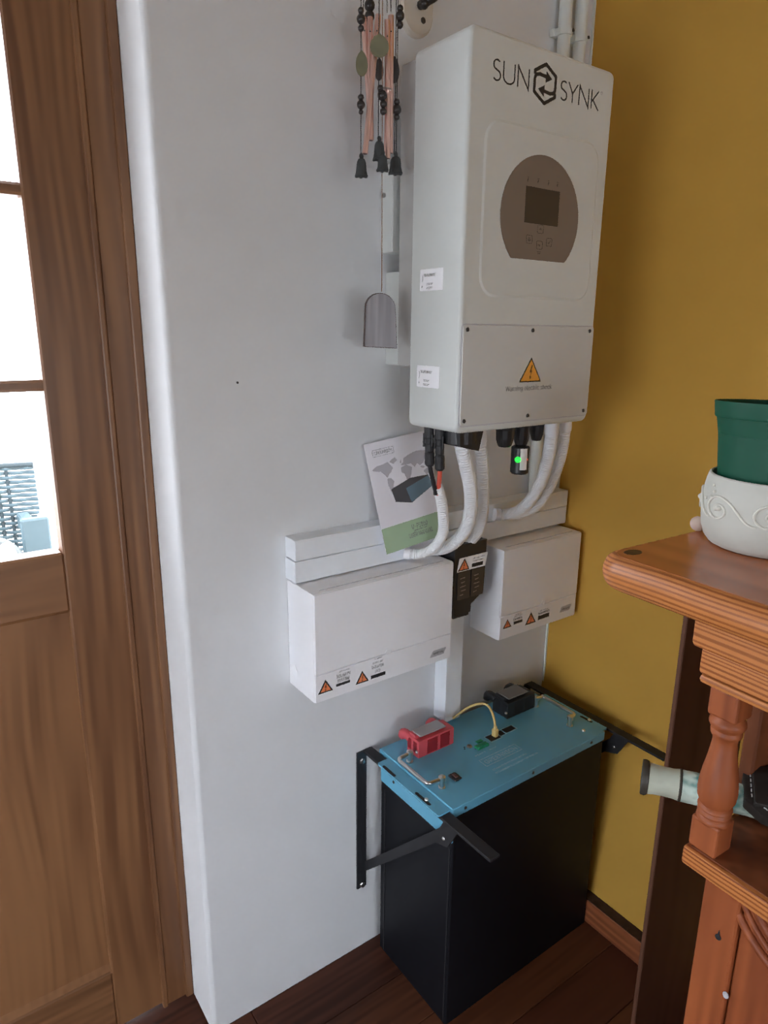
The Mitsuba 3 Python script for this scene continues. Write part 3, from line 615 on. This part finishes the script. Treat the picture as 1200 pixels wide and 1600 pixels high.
# small fittings on the panel
for k, (x0, x1, y0, y1) in enumerate(((-.3290, -.3000, -.1440, -.1240), (-.2965, -.2830, -.1400, -.1245), (-.2790, -.2485, -.1390, -.1240))):
    fr = obj('port', TP.ext(sg.box(x0-.0022, y0-.0022, x1+.0022, y1+.0022).difference(sg.box(x0-.0012, y0-.0012, x1+.0012, y1+.0012)), .0003), 'm_blue_line', pn, label='network port')
    obj('opening', TP.ext(sg.box(x0, y0, x1, y1), .0004), 'm_black_matte', fr)
gt = obj('green_connector', rbox(-.3760, -.3440, -.1530, -.1390, BZ, BZ+.005, .001, 1), 'm_green_term', pn, label='green plug strip')
for i in range(6): obj('pin', cbox(-.3740+.005*i, -.3712+.005*i, -.1535, -.1480, BZ+.004, BZ+.0075, .0006), 'm_green_term', gt)
obj('green_connector_rear', rbox(-.3600, -.3440, -.1340, -.1255, BZ, BZ+.003, .001, 1), 'm_green_term', pn)
obj('reset_button', lathe([(.0062, 0), (.0062, .001), (.0045, .0025), (.0005, .0026)], 18, (-.3809, -.1305, BZ)), 'm_steel', pn, smooth=40)
for x, y in ((-.3955, -.131), (-.3760, -.1440), (-.392, -.1265)): obj('indicator', lathe([(.0018, 0), (.0018, .0006), (.0003, .0007)], 10, (x, y, BZ)), 'm_black_matte', pn)
sw_ = obj('rocker_switch', rbox(-.4860, -.4675, -.2040, -.1815, BZ, BZ+.004, .002, 2), 'm_black', pn, label='small black rocker switch')
obj('rocker', rbox(-.4810, -.4725, -.1990, -.1865, BZ+.003, BZ+.0065, .0015, 2), 'm_copper_in', sw_)
lr = sg.box(-.3990, -.2020, -.2960, -.1790)
obj('lettering', [TP.ext(sg.LineString(lr.exterior.coords).buffer(.0006), .0003), TP.text('GREENRICH', -.3475, -.1965, .0120, .0003, .090)] +
    [TP.text('LITHIUM IRON PHOSPHATE BATTERY', -.3480, -.2200, .0042, .0003, .098), TP.text('RECHARGEABLE LI-ION BATTERY SYSTEM', -.3390, -.2310, .0042, .0003, .122), TP.text('RS485    ADD', -.365, -.1650, .0036, .0003, .060)], 'm_blue_line', pn, label='pale printed word GREENRICH in a frame')
# yellow patch lead
yc = thing('network_cable', 'thin yellow cable from the white trunking to the blue battery panel', 'cable')
cpts = spline([(-.352, -.044, .536), (-.335, -.055, .553), (-.312, -.066, .566), (-.292, -.084, .570), (-.296, -.110, .562), (-.3055, -.128, .550), (-.3085, -.1330, .541)], 40)[0]
obj('cord', tube(cpts, .0027, 10), 'm_yellow_cable', yc, smooth=True)
obj('plug', [rbox(-.3145, -.3035, -.1400, -.1280, BZ+.0005, BZ+.019, .002, 2), cyl((-.3090, -.134, BZ+.018), (-.3080, -.1325, BZ+.024), .0042, 12)], 'm_yellow_cable', yc, smooth=30)

# shelf brackets that carry the battery
def shelf_bracket(xw0, xw1, xa0, xa1, y_end, xb, label):
    t = thing('shelf_bracket', label, 'bracket', 'black steel brackets beside the battery')
    u = obj('wall_bar', prism(rrect(xw0, xw1, -.0045, -.0003, .002), .166, .5135), 'm_black', t)
    for z in (.4914, .1734):
        obj('bolt', lathe([(.0072, 0), (.0072, .002), (.0046, .0034), (.0046, .0062), (.0012, .0066)], 6, ((xw0+xw1)/2, -.0044, z), (0, -1, 0)), 'm_steel', t, label='steel bolt head')
    s = np.sign(xb-(xa0+xa1)/2) or 1
    obj('arm', cbox(xa0, xa1, y_end, -.0005, .5090, .5149, .001), 'm_black_matte', t)
    pts = [(xb-.003, -.004, .204), (xb-.003, -.004, .2300), (xb-.003, -.250, .4850), (xb-.003, -.262, .5088), (xb-.003, -.300, .5088), (xb-.003, -.272, .4560), (xb-.003, -.240, .4450)]
    pp = sg.Polygon([(p[1], p[2]) for p in pts])
    m = trimesh.creation.extrude_polygon(pp, .003, engine='earcut')
    M = np.array([[0, 0, 1, xb-.0045], [1, 0, 0, 0], [0, 1, 0, 0], [0, 0, 0, 1.0]]); m.apply_transform(M)
    obj('brace', m, 'm_black_matte', t)
    obj('rivet', ball((xb-.0046, -.262, .4690), .0038, (.6, 1, 1)), 'm_chrome', t, smooth=True)
shelf_bracket(-.5855, -.5600, -.5690, -.5450, -.387, -.5590, 'black steel shelf bracket left of the battery, with its brace showing')
shelf_bracket(-.0760, -.0520, -.0700, -.0460, -.391, -.0520, 'black steel shelf bracket between battery and yellow wall')

# ------------------------------------------------------------------ wind chime
wc = thing('wind_chime', 'hanging wind chime of copper tubes, dark beads and small bells', 'wind chime')
def tb(p0, p1, r=.0043):
    p0, p1 = np.array(p0), np.array(p1)
    k = obj('tube', cyl(p0, p1, r, 18, .0004), 'm_copper', wc, smooth=40, label='copper tube')
    d = (p0-p1)/np.linalg.norm(p0-p1)
    obj('bore', cyl(p1-d*.0002, p1+d*.0003, r*.8, 14), 'm_copper_in', k)
    obj('hole', ball(p0+(p1-p0)*.12+np.array([.55, -.83, 0])*r*-.0+np.array([-.55, -.83, 0])*r*.98, .0011, sub=1), 'm_black', k)
    obj('suspension', tube([p0-(p1-p0)*.05, (p0[0]*.5-.598*.5, p0[1]*.5-.09*.5, 2.06)], .0006, 5), 'm_string', k)
tb((-.6032, -.092, 1.8389), (-.6309, -.098, 1.6436)); tb((-.6102, -.080, 1.8380), (-.6104, -.084, 1.6680)); tb((-.5888, -.095, 1.8346), (-.5866, -.097, 1.6432))
tb((-.5781, -.090, 1.8447), (-.5779, -.092, 1.6528)); tb((-.5700, -.078, 1.8460), (-.5790, -.082, 1.6560)); tb((-.6180, -.074, 1.8380), (-.6030, -.074, 1.6800))
def cord(x, y, z0, z1, mat='m_string', x1=None):
    obj('string', tube([(x, y, z0), (x if x1 is None else x1, y, z1)], .0007, 6), mat, wc)
def beads(x, y, zs):
    for z, rr in zs: obj('bead', ball((x, y, z), rr, (1, 1, 1.05)), 'm_bead', wc, smooth=True)
def bell(x, y, z0, z1, r):
    h = z1-z0
    pr_ = [(r*1.06, 0), (r*.95, h*.07), (r*.84, h*.28), (r*.78, h*.55), (r*.70, h*.80), (r*.48, h*.95), (.002, h)]
    m = lathe(pr_, 30, (x, y, z0)); v = m.vertices.copy()
    a = np.arctan2(v[:, 1]-y, v[:, 0]-x); low = v[:, 2] < z0+h*.03; v[low, 2] -= .0022*(np.cos(a[low]*6) > 0); m.vertices = v
    k = obj('bell', m, 'm_bell', wc, smooth=35, label='small dark bell')
    obj('clapper', ball((x, y, z0-.002), r*.22), 'm_bell', k, smooth=True)
    obj('ring', lathe([(.0035, -.0008), (.0043, 0), (.0035, .0008), (.0027, 0)], 14, (x, y, z1+.003), (0, 1, 0)), 'm_bell', k)
cord(-.6334, -.090, 1.640, 2.06); beads(-.6334, -.09, [(1.8379, .0045), (1.8270, .0065), (1.8150, .0045), (1.7232, .0045), (1.7130, .0062), (1.7030, .0036)]); bell(-.6325, -.09, 1.6135, 1.6385, .0098)
cord(-.6103, -.104, 1.645, 2.06); beads(-.6040, -.070, [(1.8580, .008), (1.8440, .0075)]); beads(-.6072, -.104, [(1.7370, .0045)]); beads(-.6020, -.102, [(1.7285, .0072)]); beads(-.5998, -.102, [(1.7170, .0052), (1.7070, .0050)])
bell(-.6055, -.10, 1.6390, 1.6650, .0100); bell(-.6045, -.108, 1.6225, 1.6440, .0095)
cord(-.5665, -.092, 1.650, 2.06); beads(-.5640, -.094, [(1.8560, .0048), (1.8460, .0068), (1.8340, .0050)]); beads(-.5680, -.094, [(1.7277, .0045), (1.7165, .0072), (1.7060, .0045)]); bell(-.5675, -.092, 1.6255, 1.6500, .0112)
cord(-.5610, -.080, 1.66, 2.06)
def leafdisc(x, y, z, w, h, mat, rz=0.0):
    p = [(w*math.sin(t)*(1-.12*math.cos(t)), h*math.cos(t)) for t in np.linspace(0, 2*PI, 28)[:-1]]
    p[0] = (0, h*1.12)
    f = Frame((x, y, z), (math.cos(rz), math.sin(rz), 0), (0, 0, 1))
    obj('disc', f.ext(sg.Polygon(p), .0022, -.0011), mat, wc, label='flat oval disc')
leafdisc(-.6326, -.091, 1.7680, .0092, .0165, 'm_disc', -.3); leafdisc(-.6100, -.105, 1.7925, .0142, .0150, 'm_disc', -.5)
leafdisc(-.5985, -.088, 1.7680, .0070, .0150, 'm_disc_dark', -.3); leafdisc(-.5640, -.080, 1.7760, .0085, .0180, 'm_disc_dark', -.4)
obj('striker_ring', lathe([(.0085, -.001), (.0098, 0), (.0085, .001), (.0075, 0)], 24, (-.5935, -.098, 1.7390)), 'm_chrome', wc, smooth=40)
cord(-.5950, -.095, 1.4415, 2.06, 'm_string_tan', -.5990)
sp = sg.Polygon([(-.0300, -.0445), (.0285, -.0475), (.0262, .018)] + [(.0262*math.cos(t), .018+.0245*math.sin(t)) for t in np.linspace(.1, PI-.1, 16)] + [(-.0262, .018)])
sf = Frame((-.5955, -.092, 1.3970), (math.cos(-.30), math.sin(-.30), 0), (-.03, 0, 1))
obj('wind_sail', sf.ext(sp.buffer(-.001), .0012, .0030), 'm_sail', wc, label='grey weathered wooden tag with a rounded top')
obj('wind_sail_edge', sf.ext(sp, .0072, -.0042), 'm_sail_edge', wc)
obj('top_disc', lathe([(.045, 0), (.047, .003), (.045, .010), (.02, .012)], 32, (-.598, -.090, 2.055)), 'm_disc_dark', wc, smooth=40)
obj('hanger', tube([(-.598, -.09, 2.06), (-.598, -.09, H)], .0012, 6), 'm_string', wc)

# ------------------------------------------------------------------ hook plate by the chime
hk = thing('wall_hook', 'dark hook on a rounded cream plaque beside the wind chime', 'hook')
pf = Frame((-.4635, 0, 1.900), (1, 0, 0), (0, 0, 1))
pp = sg.Polygon([(.0345*math.cos(t), -.036*math.sin(t)-.0) for t in np.linspace(0, PI, 24)] + [(-.0345, .05)] + [(-.0345*math.cos(t), .05+.036*math.sin(t)) for t in np.linspace(0, PI, 24)])
pc = np.array(pp.exterior.coords)[:-1]; pin = np.array(pp.buffer(-.004).exterior.coords)[:-1]
obj('plaque', pf.put(hull(np.vstack([np.c_[pc, np.zeros(len(pc))], np.c_[pc, np.full(len(pc), .007)], np.c_[pin, np.full(len(pin), .011)]]))), 'm_plaque', hk, smooth=30, label='cream rounded plaque')
obj('hook', [tube(spline([(-.4600, -.008, 1.911), (-.4585, -.022, 1.912), (-.452, -.034, 1.916), (-.443, -.040, 1.924), (-.436, -.044, 1.937)], 20)[0], .0068, 14), ball((-.4420, -.041, 1.926), .0098), ball((-.4615, -.024, 1.909), .0082)], 'm_bead', hk, smooth=40, label='dark turned hook')
obj('screw', lathe([(.0050, 0), (.0050, .001), (.003, .0016)], 16, (-.4530, -.0108, 1.8905), (0, -1, 0)), 'm_screw_dark', hk, label='dark screw head')
obj('nail_hole', lathe([(.0022, 0), (.0018, .0006), (.0003, .0007)], 10, (-.8163, -.0001, 1.2944), (0, -1, 0)), 'm_disc_dark', 'wall_back', label='tiny dark nail hole')

# ------------------------------------------------------------------ dark board and dresser
obj('wooden_board', cbox(-.3370, -.0960, -.548, -.540, 0.0, .985, .0015), 'm_board', label='tall dark brown board standing by the yellow wall behind the orange dresser', cat='board')
W0 = np.array([-.6409, -.5902, 0.0])
DM = np.eye(4); DM[:3, 0], DM[:3, 1], DM[:3, 2], DM[:3, 3] = DU, -DV, DZ, W0    # local (u, -v, z): right-handed
def D(mesh):
    m = mesh.copy(); m.apply_transform(DM); return m
def dbox(u0, u1, v0, v1, z0, z1, c=.002, n=1): return D(rbox(u0, u1, -v1, -v0, z0, z1, c, n))
def dp(u, v, z): return W0+DU*u+DV*v+DZ*z
ds = thing('dresser', 'orange pine dresser with a thick worktop and a turned column, at the right edge', 'dresser')
VE = .95; DEP = .52
# worktop: rounded corner in plan, rounded front edge
zt0, zt1, re = 1.0900, 1.1300, .019
def topring(z, inset):
    p = sg.box(0, -VE, DEP, .004)
    cr = .036
    q = sg.Polygon([(cr-cr*math.cos(t)+0, .004-cr+cr*math.sin(t)) for t in np.linspace(0, PI/2, 8)] + [(DEP, .004), (DEP, -VE), (0, -VE)])
    q = q.buffer(-inset, quad_segs=8) if inset > 0 else q
    a = np.array(q.exterior.coords)[:-1]
    return np.c_[a, np.full(len(a), z)]
zm = (zt0+zt1)/2; hz = (zt1-zt0)/2
rings = [topring(zm+hz*math.sin(t), max(1e-6, re*.75*(1-math.cos(t)))) for t in np.linspace(-PI/2, PI/2, 11)]
top_all = hull(np.vstack(rings))
wt = obj('worktop', D(top_all), 'm_pine_v', ds, smooth=25, label='thick pine worktop with a rounded front edge')
tt = topring(zt1, re*.75); 
obj('top_surface', D(trimesh.creation.extrude_polygon(sg.Polygon(tt[:, :2]), .0006, engine='earcut').apply_translation((0, 0, zt1-.0002))), 'm_pine_top', wt, label='darker polished top')
obj('knot', D(lathe([(.0115, 0), (.0105, .0004), (.0003, .0005)], 24, (0, 0, 0)).apply_scale((1.1, .75, 1)).apply_translation((.040, -.024+.0, zt1+.0004))), 'm_knot', wt, label='dark oval knot')
# frieze mouldings under the worktop
ue, ve = .028, .116
obj('frieze', [dbox(ue, DEP-.02, ve, VE-.03, 1.052, zt0+.001, .006, 2)], 'm_pine_v', ds, smooth=35)
obj('frieze', [dbox(ue+.007, DEP-.02, ve+.009, VE-.03, 1.022, 1.053, .004, 2)], 'm_pine_v', ds, smooth=35)
obj('frieze', [dbox(ue+.008, DEP-.02, ve+.0095, VE-.03, 1.0105, 1.0215, .005, 2)], 'm_pine_v', ds, smooth=35)
# turned column
def column(cu, cv):
    k = obj('column', dbox(cu-.0165, cu+.0165, cv-.0165, cv+.0165, .977, 1.011, .003, 2), 'm_pine_z', ds, label='turned wooden column')
    prof = [(.018, .978), (.0205, .974), (.0235, .970), (.0240, .965), (.0215, .960), (.0185, .957), (.0205, .953), (.0200, .949), (.0165, .944), (.0160, .938), (.0168, .930), (.0195, .910), (.0232, .890), (.0255, .872), (.0262, .860), (.0250, .849), (.0215, .8415), (.0200, .839), (.0225, .8365), (.0232, .8335), (.0205, .8305), (.0222, .8275), (.0225, .8250), (.0200, .8220), (.0225, .8190), (.0232, .8150), (.0222, .8120)]
    zz = np.array(prof)[:, 1]; lo, hi = .8445, .978
    prof = [(r_*.80, lo+(z_-.812)*(hi-lo)/(.978-.812)) for r_, z_ in prof]
    obj('shaft', lathe(prof[::-1], 36, dp(cu, cv, 0)), 'm_pine_z', k, smooth=35)
    obj('foot_block', dbox(cu-.0165, cu+.0165, cv-.0165, cv+.0165, .808, .848, .003, 2), 'm_pine_z', k)
column(.0585, .1535); column(.0575, .86)
# shelf, carcass
obj('shelf', dbox(.034, DEP-.02, .1365, VE-.02, .7850, .8085, .003, 2), 'm_pine_v', ds, smooth=35, label='lower shelf under the column')
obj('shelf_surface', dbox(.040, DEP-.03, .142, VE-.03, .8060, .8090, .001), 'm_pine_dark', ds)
for i in range(9):
    v0 = .15+.085*i
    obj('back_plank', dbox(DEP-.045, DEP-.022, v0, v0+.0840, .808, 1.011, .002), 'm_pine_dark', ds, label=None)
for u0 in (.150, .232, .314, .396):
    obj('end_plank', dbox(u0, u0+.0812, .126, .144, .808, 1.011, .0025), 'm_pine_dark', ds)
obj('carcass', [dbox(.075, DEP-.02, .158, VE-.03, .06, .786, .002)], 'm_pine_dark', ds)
obj('stile', dbox(.056, .080, .156, .199, .06, .786, .002), 'm_pine_z', ds, label='front stile with a keyhole')
obj('keyhole', [D(lathe([(.0035, 0), (.0035, .0008), (.0003, .0009)], 14, (.0555, -.1815, .7050), (-1, 0, 0))), D(hull([(.0547, -.1815+.0022, .703), (.0547, -.1815-.0022, .703), (.0547, -.1815, .7150), (.0560, -.1815+.0022, .703), (.0560, -.1815-.0022, .703), (.0560, -.1815, .7150)]))], 'm_black_matte', ds, label='dark keyhole')
obj('door_stop', D(ball((.0560, -.2000, .6380), .0036, (.6, 1, 1.2))), 'm_sail', ds, smooth=True)
dd = obj('door', dbox(.062, .080, .2005, .60, .08, .782, .002), 'm_pine_z', ds, label='lower door with a curved moulding')
def arcmould(R, w):
    a0 = math.asin((.822-.783)/R)
    return tube(np.array([dp(.061, .292+R*math.cos(t), .822+R*math.sin(t)) for t in np.linspace(PI+a0, 2*PI-a0, 40)]), w, 10)
for R, w in ((.121, .0050), (.108, .0036), (.095, .0046)):
    obj('moulding', arcmould(R, w), 'm_pine_z', dd, smooth=40, label='curved moulding')
obj('raised_panel', D(rbox(.057, .066, -.57, -.235, .10, .54, .004, 2)), 'm_pine_z', dd, smooth=35)
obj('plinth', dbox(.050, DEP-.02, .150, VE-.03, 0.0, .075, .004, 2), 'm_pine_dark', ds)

# pots on the worktop
pc = dp(.200, .091, 0)
zt = zt1+.0006
wp = thing('plant_pot', 'round white ceramic pot with raised swirls on the dresser', 'pot')
prof = [(.030, 0), (.0590, .0003), (.0645, .0030), (.0700, .010), (.0740, .022), (.0758, .038), (.0762, .052), (.0755, .066), (.0735, .078), (.0712, .0862), (.0695, .0872), (.0680, .0862), (.0690, .070), (.070, .05), (.06, .012), (.03, .006)]
obj('bowl', lathe(prof, 56, (pc[0], pc[1], zt)), 'm_pot_white', wp, smooth=40)
def R_at(h): return np.interp(h, [p_[1] for p_ in prof[:10]], [p_[0] for p_ in prof[:10]])
va = math.atan2(CAM[1]-pc[1], CAM[0]-pc[0])
def onpot(s, h, out=.0008):  # s = arc metres to the right as seen by the camera
    a = va + s/.075
    R = R_at(h)+out
    return (pc[0]+R*math.cos(a), pc[1]+R*math.sin(a), zt+h)
def swirl(s0):
    sp_ = []
    for t in np.linspace(0, 1, 30):
        a = PI/2+2.7*PI*(1-t); rr = .0025+.0125*t
        sp_.append((s0+1.30*rr*math.cos(a), .0500+rr*math.sin(a), 0))
    sp_ += [(s0+.015, .0605, 0), (s0+.027, .0500, 0), (s0+.037, .0410, 0), (s0+.047, .0390, 0)]
    full, _ = spline(sp_, 90)
    return tube([onpot(q[0], q[1]) for q in full], .0014, 8)
for s0 in (-.058, .002, .062, -.118):
    k = obj('swirl', swirl(s0), 'm_pot_trim', wp, smooth=40, label='raised cream swirl')
    obj('curl_dot', ball(onpot(s0+.001, .0520), .0038, sub=2), 'm_pot_trim', k, smooth=True)
for s0, h in ((-.0720, .0760), (-.0680, .0690), (-.0710, .0620), (-.083, .058)):
    obj('dot', ball(onpot(s0, h), .0019, sub=1), 'm_pot_trim', wp, smooth=True)
gp = thing('plastic_pot', 'dark green plastic nursery pot inside the white ceramic pot', 'pot')
prof = [(.030, .010), (.052, .0105), (.0565, .014), (.0640, .092), (.0700, .152), (.0735, .1525), (.0745, .1545), (.0765, .1700), (.0762, .1715), (.0738, .1712), (.0722, .153), (.0655, .12), (.030, .119)]
tax = np.array([-math.sin(va), math.cos(va), 0])       # leans back a little
TM = trimesh.transformations.rotation_matrix(math.radians(-2.6), tax, [pc[0], pc[1], zt+.02])
obj('pot', lathe(prof, 56, (pc[0], pc[1], zt)).apply_transform(TM), 'm_pot_green', gp, smooth=35)
obj('soil', lathe([(.001, .1215), (.064, .1200), (.030, .1150)], 32, (pc[0], pc[1], zt)).apply_transform(TM), 'm_soil', gp, smooth=True)
pb = dp(.189, .0080, zt1+.0098)
obj('pebble', ball(pb, .0100, (.9, 1.0, .98), 3), 'm_pebble', smooth=True, label='small pinkish lump half hidden behind the white pot', cat='pebble')

# knife in its sheath on the shelf
kn = thing('knife', 'big knife with pale green marbled handle sticking out past the dresser column', 'knife')
k0, k1 = dp(.074, .052, .8312), dp(.150, .160, .8312)
ax = (k1-k0); KL = np.linalg.norm(ax); ax /= KL
def seg(a, b, prof, mat, nm, parent=kn, **k):
    return obj(nm, lathe([(r_, a+(b-a)*t) for r_, t in prof], 24, k0, ax), mat, parent, smooth=35, **k)
seg(-.0045, .0045, [(.006, 0), (.0215, .05), (.0220, .5), (.0205, .95), (.010, 1)], 'm_handle_ring', 'pommel', label='dark end cap')
seg(.0045, .040, [(.0195, 0), (.0185, .2), (.0178, .5), (.0182, .8), (.0190, 1)], 'm_handle_white', 'grip_segment', label='creamy white grip segment')
seg(.039, .0435, [(.018, 0), (.0200, .3), (.0200, .7), (.018, 1)], 'm_handle_ring', 'spacer')
seg(.043, KL-.006, [(.0192, 0), (.0195, .2), (.0182, .55), (.0178, .85), (.0185, 1)], 'm_handle_green', 'grip_segment', label='green marbled grip segment')
seg(KL-.0075, KL-.0035, [(.018, 0), (.0195, .3), (.0195, .7), (.018, 1)], 'm_handle_ring', 'spacer')
sh = thing('knife_sheath', 'black leather sheath with white stitching and a brass stud on the dresser shelf', 'sheath')
side = np.cross(DZ, ax); side = side*np.sign(side@DU); wd = .26*DZ+.96*side; wd /= np.linalg.norm(wd); nn = np.cross(ax, wd)
SF = Frame(k1-ax*.012+DZ*.0150, ax, wd)
outl = sg.Polygon([(-.006, -.020), (.010, -.036), (.05, -.046), (.16, -.036), (.30, -.006), (.30, .006), (.16, .030), (.05, .042), (.012, .034), (-.006, .018)]).buffer(.004)
oc = np.array(outl.exterior.coords)[:-1]; ic = np.array(outl.buffer(-.008).exterior.coords)[:-1]
def slab(z0, z1): return SF.put(hull(np.vstack([np.c_[oc, np.full(len(oc), z0+.003)], np.c_[ic, np.full(len(ic), z0)], np.c_[oc, np.full(len(oc), z1-.003)], np.c_[ic, np.full(len(ic), z1)]])))
obj('case', slab(-.010, .010), 'm_leather', sh, smooth=35)
vs = CAM-(k1+ax*.05); sgn = 1 if SF.n@vs > 0 else -1
line = outl.buffer(-.0075).exterior; Ls = line.length
st_ = []
for i in range(int(Ls/.0075)):
    a, b = line.interpolate(i*.0075), line.interpolate(i*.0075+.0045)
    st_.append(SF.put(tube([(a.x, a.y, sgn*.0098), ((a.x+b.x)/2, (a.y+b.y)/2, sgn*.0108), (b.x, b.y, sgn*.0098)], .0008, 5)))
obj('stitching', st_, 'm_stitch', sh, kind='stuff', label='white stitching')
obj('strap', SF.put(rbox(-.001, .020, -.030, .030, min(0, sgn*.0145), max(0, sgn*.0145), .003, 2)), 'm_leather', sh, smooth=35)
obj('stud', SF.put(lathe([(.0085, 0), (.0085, .002), (.006, .0040), (.0005, .0046)], 20, (.026, -.004, sgn*.0095), (0, 0, sgn))), 'm_brass', sh, smooth=40, label='brass stud')

# ------------------------------------------------------------------ outside the door
obj('patio', box(-9, 7, RY, 12, -.16, -.06), 'm_patio', kind='structure', label='bright patio beyond the door')
obj('patio_wall', cbox(-6, 5, 6.0, 6.2, -.06, 1.05, .01), 'm_patio_wall', kind='structure', label='low white wall at the far side of the patio')
ch = thing('wicker_chair', 'grey woven wicker chair seen through the glass door', 'chair')
cx0, cx1, cyb = -1.50, -.845, 1.96
rows, cols = 25, 18
zb0, zb1 = .40, .835
wv = []
for i in range(rows):
    z = zb0+(zb1-zb0)*i/(rows-1)
    xr = cx1 - (.075*max(0, (.66-z))/.1 if z < .66 else 0)*.6
    xr = max(xr, cx1-.10)
    n = 66; xs = np.linspace(cx0, xr, n)
    ys = cyb + .006*np.sin((xs-cx0)*PI/.036 + (PI if i % 2 else 0)) + .05*((xs+1.18)/.33)**2*-1 + (z-.4)*.12
    h = .0068
    V = np.vstack([np.c_[xs, ys-.0015, np.full(n, z-h)], np.c_[xs, ys-.0035, np.full(n, z)], np.c_[xs, ys-.0015, np.full(n, z+h)]])
    j = np.arange(n-1); Fs = np.vstack([np.c_[j, j+1, j+n+1], np.c_[j, j+n+1, j+n], np.c_[j+n, j+n+1, j+2*n+1], np.c_[j+n, j+2*n+1, j+2*n]])
    wv.append(trimesh.Trimesh(V, Fs, process=False))
obj('woven_back', wv, 'm_wicker', ch, kind='stuff', label='woven back')
obj('back_frame', [tube([(x, cyb+.002-.05*((x+1.18)/.33)**2+(z-.4)*.12, z) for z in np.linspace(.05, .84, 8)], .007, 8) for x in np.arange(cx0+.018, cx1-.09, .036)] + [tube([(x, cyb-.05*((x+1.18)/.33)**2+.055, .845) for x in np.linspace(cx0, cx1, 14)], .012, 8)], 'm_wicker_dark', ch)
obj('arm', cbox(-.962, -.9165+.045, 1.58, 1.62, -.06, .7175, .006), 'm_wicker', ch, label='flat upright arm front')
obj('arm', cbox(-1.53, -1.48, 1.55, 1.95, -.06, .69, .006), 'm_wicker', ch)
obj('arm_rail', cbox(-.93, -.885, 1.62, 1.95, .60, .66, .006), 'm_wicker', ch)
obj('seat', rbox(-1.49, -.95, 1.50, 1.95, .30, .40, .03, 3), 'm_wicker', ch, smooth=35)
cu = thing('seat_cushion', 'round grey-green cushion lying on the wicker chair', 'cushion')
obj('pad', rbox(-1.22, -.972, 1.60, 1.86, .402, .60, .06, 4), 'm_cushion', cu, smooth=40)
obj('piping', tube([(-1.085+.12*math.cos(t), 1.598, .535+.13*math.sin(t)) for t in np.linspace(.1, PI-.1, 20)], .012, 8), 'm_pale', cu, smooth=True)
tk = thing('soft_toy', 'small pink and white soft shape lying in front of the cushion', 'soft toy')
obj('body', ball((-1.025, 1.53, .60), .045, (.75, .8, 1.35), 3), 'm_pale', tk, smooth=True)
obj('foot', ball((-1.05, 1.50, .555), .036, (1.1, .8, .8), 3), 'm_pink', tk, smooth=True)
